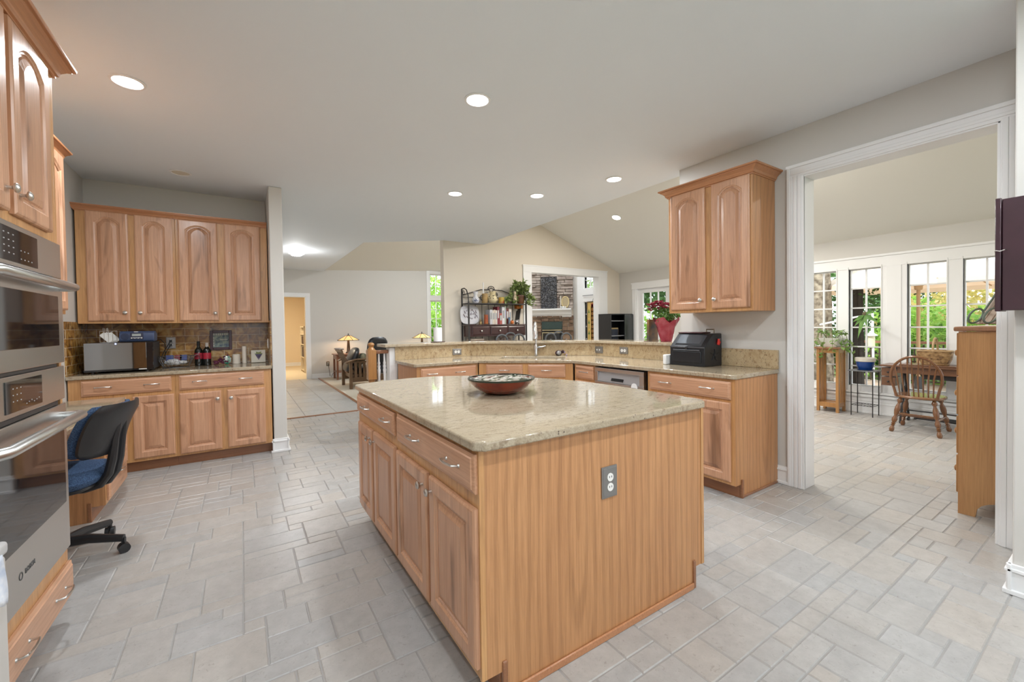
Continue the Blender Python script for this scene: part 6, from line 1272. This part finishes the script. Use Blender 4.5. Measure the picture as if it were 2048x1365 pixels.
for k in range(6):
    for z, h in ((.44, .28), (.82, .22)): y = 13.4+.1*k; S('binder', 'dark binders standing in the cream bookcase', 'binder', MB().box(1.52, 1.8, y, y+.07, z+.001, z+h), BLACKPL if k % 2 else mat('binder_brown', (.10,.05,.03), .5), (1.6, y+.035, z), group='binders in the far bookcase', smooth=False)
ld = bpy.data.lights.new('study', 'AREA'); ld.shape = 'DISK'; ld.size = .35; ld.energy = 55; ld.color = (1, .84, .6)
t = T('ceiling_lamp', 'warm ceiling lamp of the far room, out of view above its doorway', 'ceiling light', (.6, 13.6, 2.55), local=True); P(t, 'shade', MB().lathe([(.16,0),(.18,-.03),(.12,-.08),(.01,-.09)], n=24), LENS); lo = bpy.data.objects.new('lamp', ld); C.objects.link(lo); lo.parent = t; lo.location = (0, 0, -.10)
# ================================================================== GARDEN
c = Vector((10.5, 2.37, -.12)); t = T('patio_umbrella', 'large cream patio umbrella with a pale wooden pole outside the sunroom', 'umbrella', c)
P(t, 'pole', MB().lathe([(.028,0),(.028,2.62)], c, 14), mat('pole_wood', (.52,.34,.18), .5)); n = 8; vs = [c+Vector((0, 0, 2.78))]; RU = 1.62
for r, z in ((.5, 2.58), (1.0, 2.35), (RU, 2.05), (RU+.01, 1.96)): vs += [c+Vector((r*math.cos(2*PI*k/n+.35), r*math.sin(2*PI*k/n+.35), z)) for k in range(n)]
def cloth(nm, col):
    m, nt, b = M0(nm); b.inputs['Base Color'].default_value = rgba(col); b.inputs['Roughness'].default_value = .9; tr = nt.nodes.new('ShaderNodeBsdfTranslucent'); tr.inputs[0].default_value = rgba((.80,.52,.34)); mx = nt.nodes.new('ShaderNodeMixShader'); mx.inputs[0].default_value = .3
    nt.links.new(b.outputs[0], mx.inputs[1]); nt.links.new(tr.outputs[0], mx.inputs[2]); nt.links.new(mx.outputs[0], nt.nodes['Material Output'].inputs['Surface']); return m
P(t, 'canopy', MB().add(vs, [(0, 1+k, 1+(k+1) % n) for k in range(n)]+[(1+i*n+k, 1+i*n+(k+1) % n, 1+(i+1)*n+(k+1) % n, 1+(i+1)*n+k) for i in range(3) for k in range(n)]), cloth('umbrella_cloth', (.86,.76,.64)), recalc=False, smooth=False)
for k in range(n): a = 2*PI*k/n+.35; P(t, 'rib', MB().tube([c+Vector((0,0,2.74)), c+Vector((RU*math.cos(a), RU*math.sin(a), 2.03))], .011, 6).tube([c+Vector((0,0,2.0)), c+Vector((.8*math.cos(a), .8*math.sin(a), 2.40))], .009, 6), bpy.data.materials['pole_wood'])
P(t, 'hub', MB().lathe([(.05,1.95),(.06,1.98),(.06,2.03),(.04,2.05)], c, 14), bpy.data.materials['pole_wood']); P(t, 'base', MB().lathe([(.28,0),(.28,.04),(.06,.08),(.045,.35)], c, 20), BLACKM)
BARK = mat('bark', (.12,.09,.06), .95, bump=1.0, bscale=12, col2=(.42,.36,.27), vscale=13); BARKD = mat('bark_dark', (.03,.026,.022), .95, bump=1, bscale=9)
def trunk(c, r, h, seed, n=18):
    g = random.Random(seed); mb = MB(); vs = []; k = int(h/.12)+2
    ph = [g.uniform(0, 6) for _ in range(8)]
    for i in range(k):
        z = h*i/(k-1)
        for j in range(n*2):
            a = 2*PI*j/(n*2); rr = r*(1+.35*max(0, .5-z)+.05*math.sin(3*a+ph[0])+.06*math.sin(9*a+ph[1]+z*2)+.04*math.sin(15*a+ph[2]-z*3)+g.uniform(-.03,.03))*(1-.06*z); vs.append((c[0]+rr*math.cos(a), c[1]+rr*math.sin(a), c[2]+z))
    return mb.add(vs, [(i*n*2+j, i*n*2+(j+1) % (n*2), (i+1)*n*2+(j+1) % (n*2), (i+1)*n*2+j) for i in range(k-1) for j in range(n*2)]+[tuple(range((k-1)*n*2, k*n*2))])
G1 = leafmat('leaf_bright', [(.08,.22,.02), (.20,.42,.05), (.42,.62,.12), (.70,.78,.32)], 1.6, .45); G2 = leafmat('leaf_dark', [(.015,.05,.01), (.05,.13,.025), (.12,.24,.05)], 1.4); G3 = leafmat('leaf_gold', [(.30,.34,.08), (.60,.50,.16), (.80,.70,.40)], 2.0, .5)
def plant(name, lab, cat, c, r, n, L_, m, tr_, seed, grp, tm=None):
    g = random.Random(seed); t = T(name, lab, cat, c, group=grp); mb = MB()
    for k in range(5 if n > 300 else 2):
        q = Vector((g.uniform(-.45,.45)*r[0], g.uniform(-.45,.45)*r[1], g.uniform(-.3,.3)*r[2])); leaves(mb, Vector(c)+Vector((0, 0, tr_+r[2]*.8))+q, r[0]*.7, r[1]*.7, r[2]*.7, n//5, L_, g, .25)
    P(t, 'foliage', mb, m, recalc=False, smooth=False)
    P(t, 'trunk', trunk(c, .03+.05*r[2], tr_+r[2]*.9, seed, 8), tm or BARKD)
    return t
t = T('tree', 'broad old tree trunk with furrowed bark outside the first sunroom window', 'tree', (9.3, 3.62, -.3)); P(t, 'trunk', trunk((9.3, 3.62, -.3), .34, 5, 1), BARK)
mb = MB(); g = random.Random(41); leaves(mb, (9.3, 3.62, 5.2), 1.9, 1.9, 1.2, 700, .2, g, .2); P(t, 'foliage', mb, G2, recalc=False, smooth=False)
t = T('tree', 'slim dark tree trunk outside the second sunroom window', 'tree', (10.4, 3.28, -.3)); P(t, 'trunk', trunk((10.4, 3.28, -.3), .13, 5, 2), BARKD); mb = MB(); leaves(mb, (10.6, 3.25, 1.75), .35, .45, .4, 160, .09, random.Random(5), .2); leaves(mb, (10.4, 3.3, 5.0), 1.3, 1.3, 1.0, 400, .2, g, .2); P(t, 'foliage', mb, G2, recalc=False, smooth=False)
sh = [('bright green shrub beyond the umbrella, at the fourth sunroom window', (13.0, 1.55, -.4), (1.1,1.2,1.1), G1), ('bright green shrub behind the umbrella pole at the third sunroom window', (13.2, 3.0, -.4), (1.0,1.1,1.15), G1), ('dark green shrub low behind the lattice fence', (13.4, 4.2, -.4), (1.0,1.0,.75), G2),
      ('golden leaved shrub high behind the bright green shrubs', (15.2, 2.6, -.4), (1.3,1.7,1.7), G3), ('green shrub seen through the french door', (12.6, 9.8, -.4), (1.2,1.2,1.2), G1), ('pale green bush seen through the living room window', (11.5, 11.9, -.4), (1.3,1.3,1.6), G1), ('leafy bush outside the far tall window', (6.6, 16.2, -.4), (1.6,1.2,1.6), G1), ('dark green hedge bush at the left, behind the lattice fence', (15.6, 6.6, -.4), (1.3,1.5,1.5), G2), ('dark green hedge bush behind the umbrella pole', (15.9, 4.4, -.4), (1.3,1.4,1.4), G2), ('dark green hedge bush at the right, behind the lattice fence', (15.4, .2, -.4), (1.3,1.5,1.5), G2)]
for k, (lab, c, r, m) in enumerate(sh): plant('shrub', lab, 'shrub', c, r, 2300, .16, m, .15, 50+k, 'garden shrubs')
tr = [('tall green tree beyond the golden shrub', (18, 5.0, -.5), G2), ('tall tree right of the umbrella top', (17, .9, -.5), G3), ('tall tree seen in the top of the french door', (17, 13.0, -.5), G2), ('tall tree behind the far tall window', (8.4, 22, -.5), G1), ('tall tree beyond the living room transom', (15.5, 17, -.5), G1)]
for k, (lab, c, m) in enumerate(tr): plant('tree', lab, 'tree', c, (1.9,1.9,1.7), 1500, .24, m, 1.8, 70+k, 'garden trees')
t = T('garden_fence', 'dark brown lattice garden fence beyond the deck', 'fence', (12.2, 3.5, -.14)); FB = mat('fence_brown', (.05,.032,.022), .8)
for k in range(6): y = .3+1.35*k; P(t, 'post', MB().box(12.16, 12.26, y-.05, y+.05, -.14, .86), FB, smooth=False)
mb = MB()
for k in range(46): y = .3+.148*k; mb.box(12.2, 12.215, y-.012, y+.012, -.1, .74)
for k in range(6): mb.box(12.215, 12.23, .25, 7.1, -.06+.14*k, -.035+.14*k)
P(t, 'lattice', mb, FB, smooth=False); P(t, 'top_rail', MB().box(12.14, 12.28, .25, 7.1, .76, .81), mat('rail_red', (.30,.14,.08), .7), smooth=False)
q = at(1743, 672, 0, 9.0); t = T('bird_feeder', 'white lantern bird feeder hanging from a white hook outside', 'bird feeder', (q.x, q.y, q.z)); c = (q.x, q.y, q.z)
P(t, 'roof', MB().lathe([(.085,.0),(.08,.015),(.03,.05),(.028,.075),(.01,.085)], c, 16), WHITE); P(t, 'body', MB().lathe([(.04,-.19),(.048,-.185),(.048,.0)], c, 16), mat('feeder_cream', (.75,.72,.50), .4)); P(t, 'hook', MB().tube([(c[0], c[1], c[2]+.08), (c[0], c[1], c[2]+.19), (c[0], c[1]+.03, c[2]+.23), (c[0], c[1], c[2]+.27), (c[0], c[1]-.03, c[2]+.235)], .008, 6), WHITE)
t = T('awning_pole', 'white slanting pole outside the second sunroom window', 'pole', (9.0, 2.85, 1.52)); P(t, 'bar', MB().tube([at(1640, 650, 0, 9.0), at(1700, 637, 0, 9.0), at(1745, 627, 0, 9.0), Vector((9.0, at(1745, 627, 0, 9.0).y-.02, -.12))], .018, 8), WHITE)
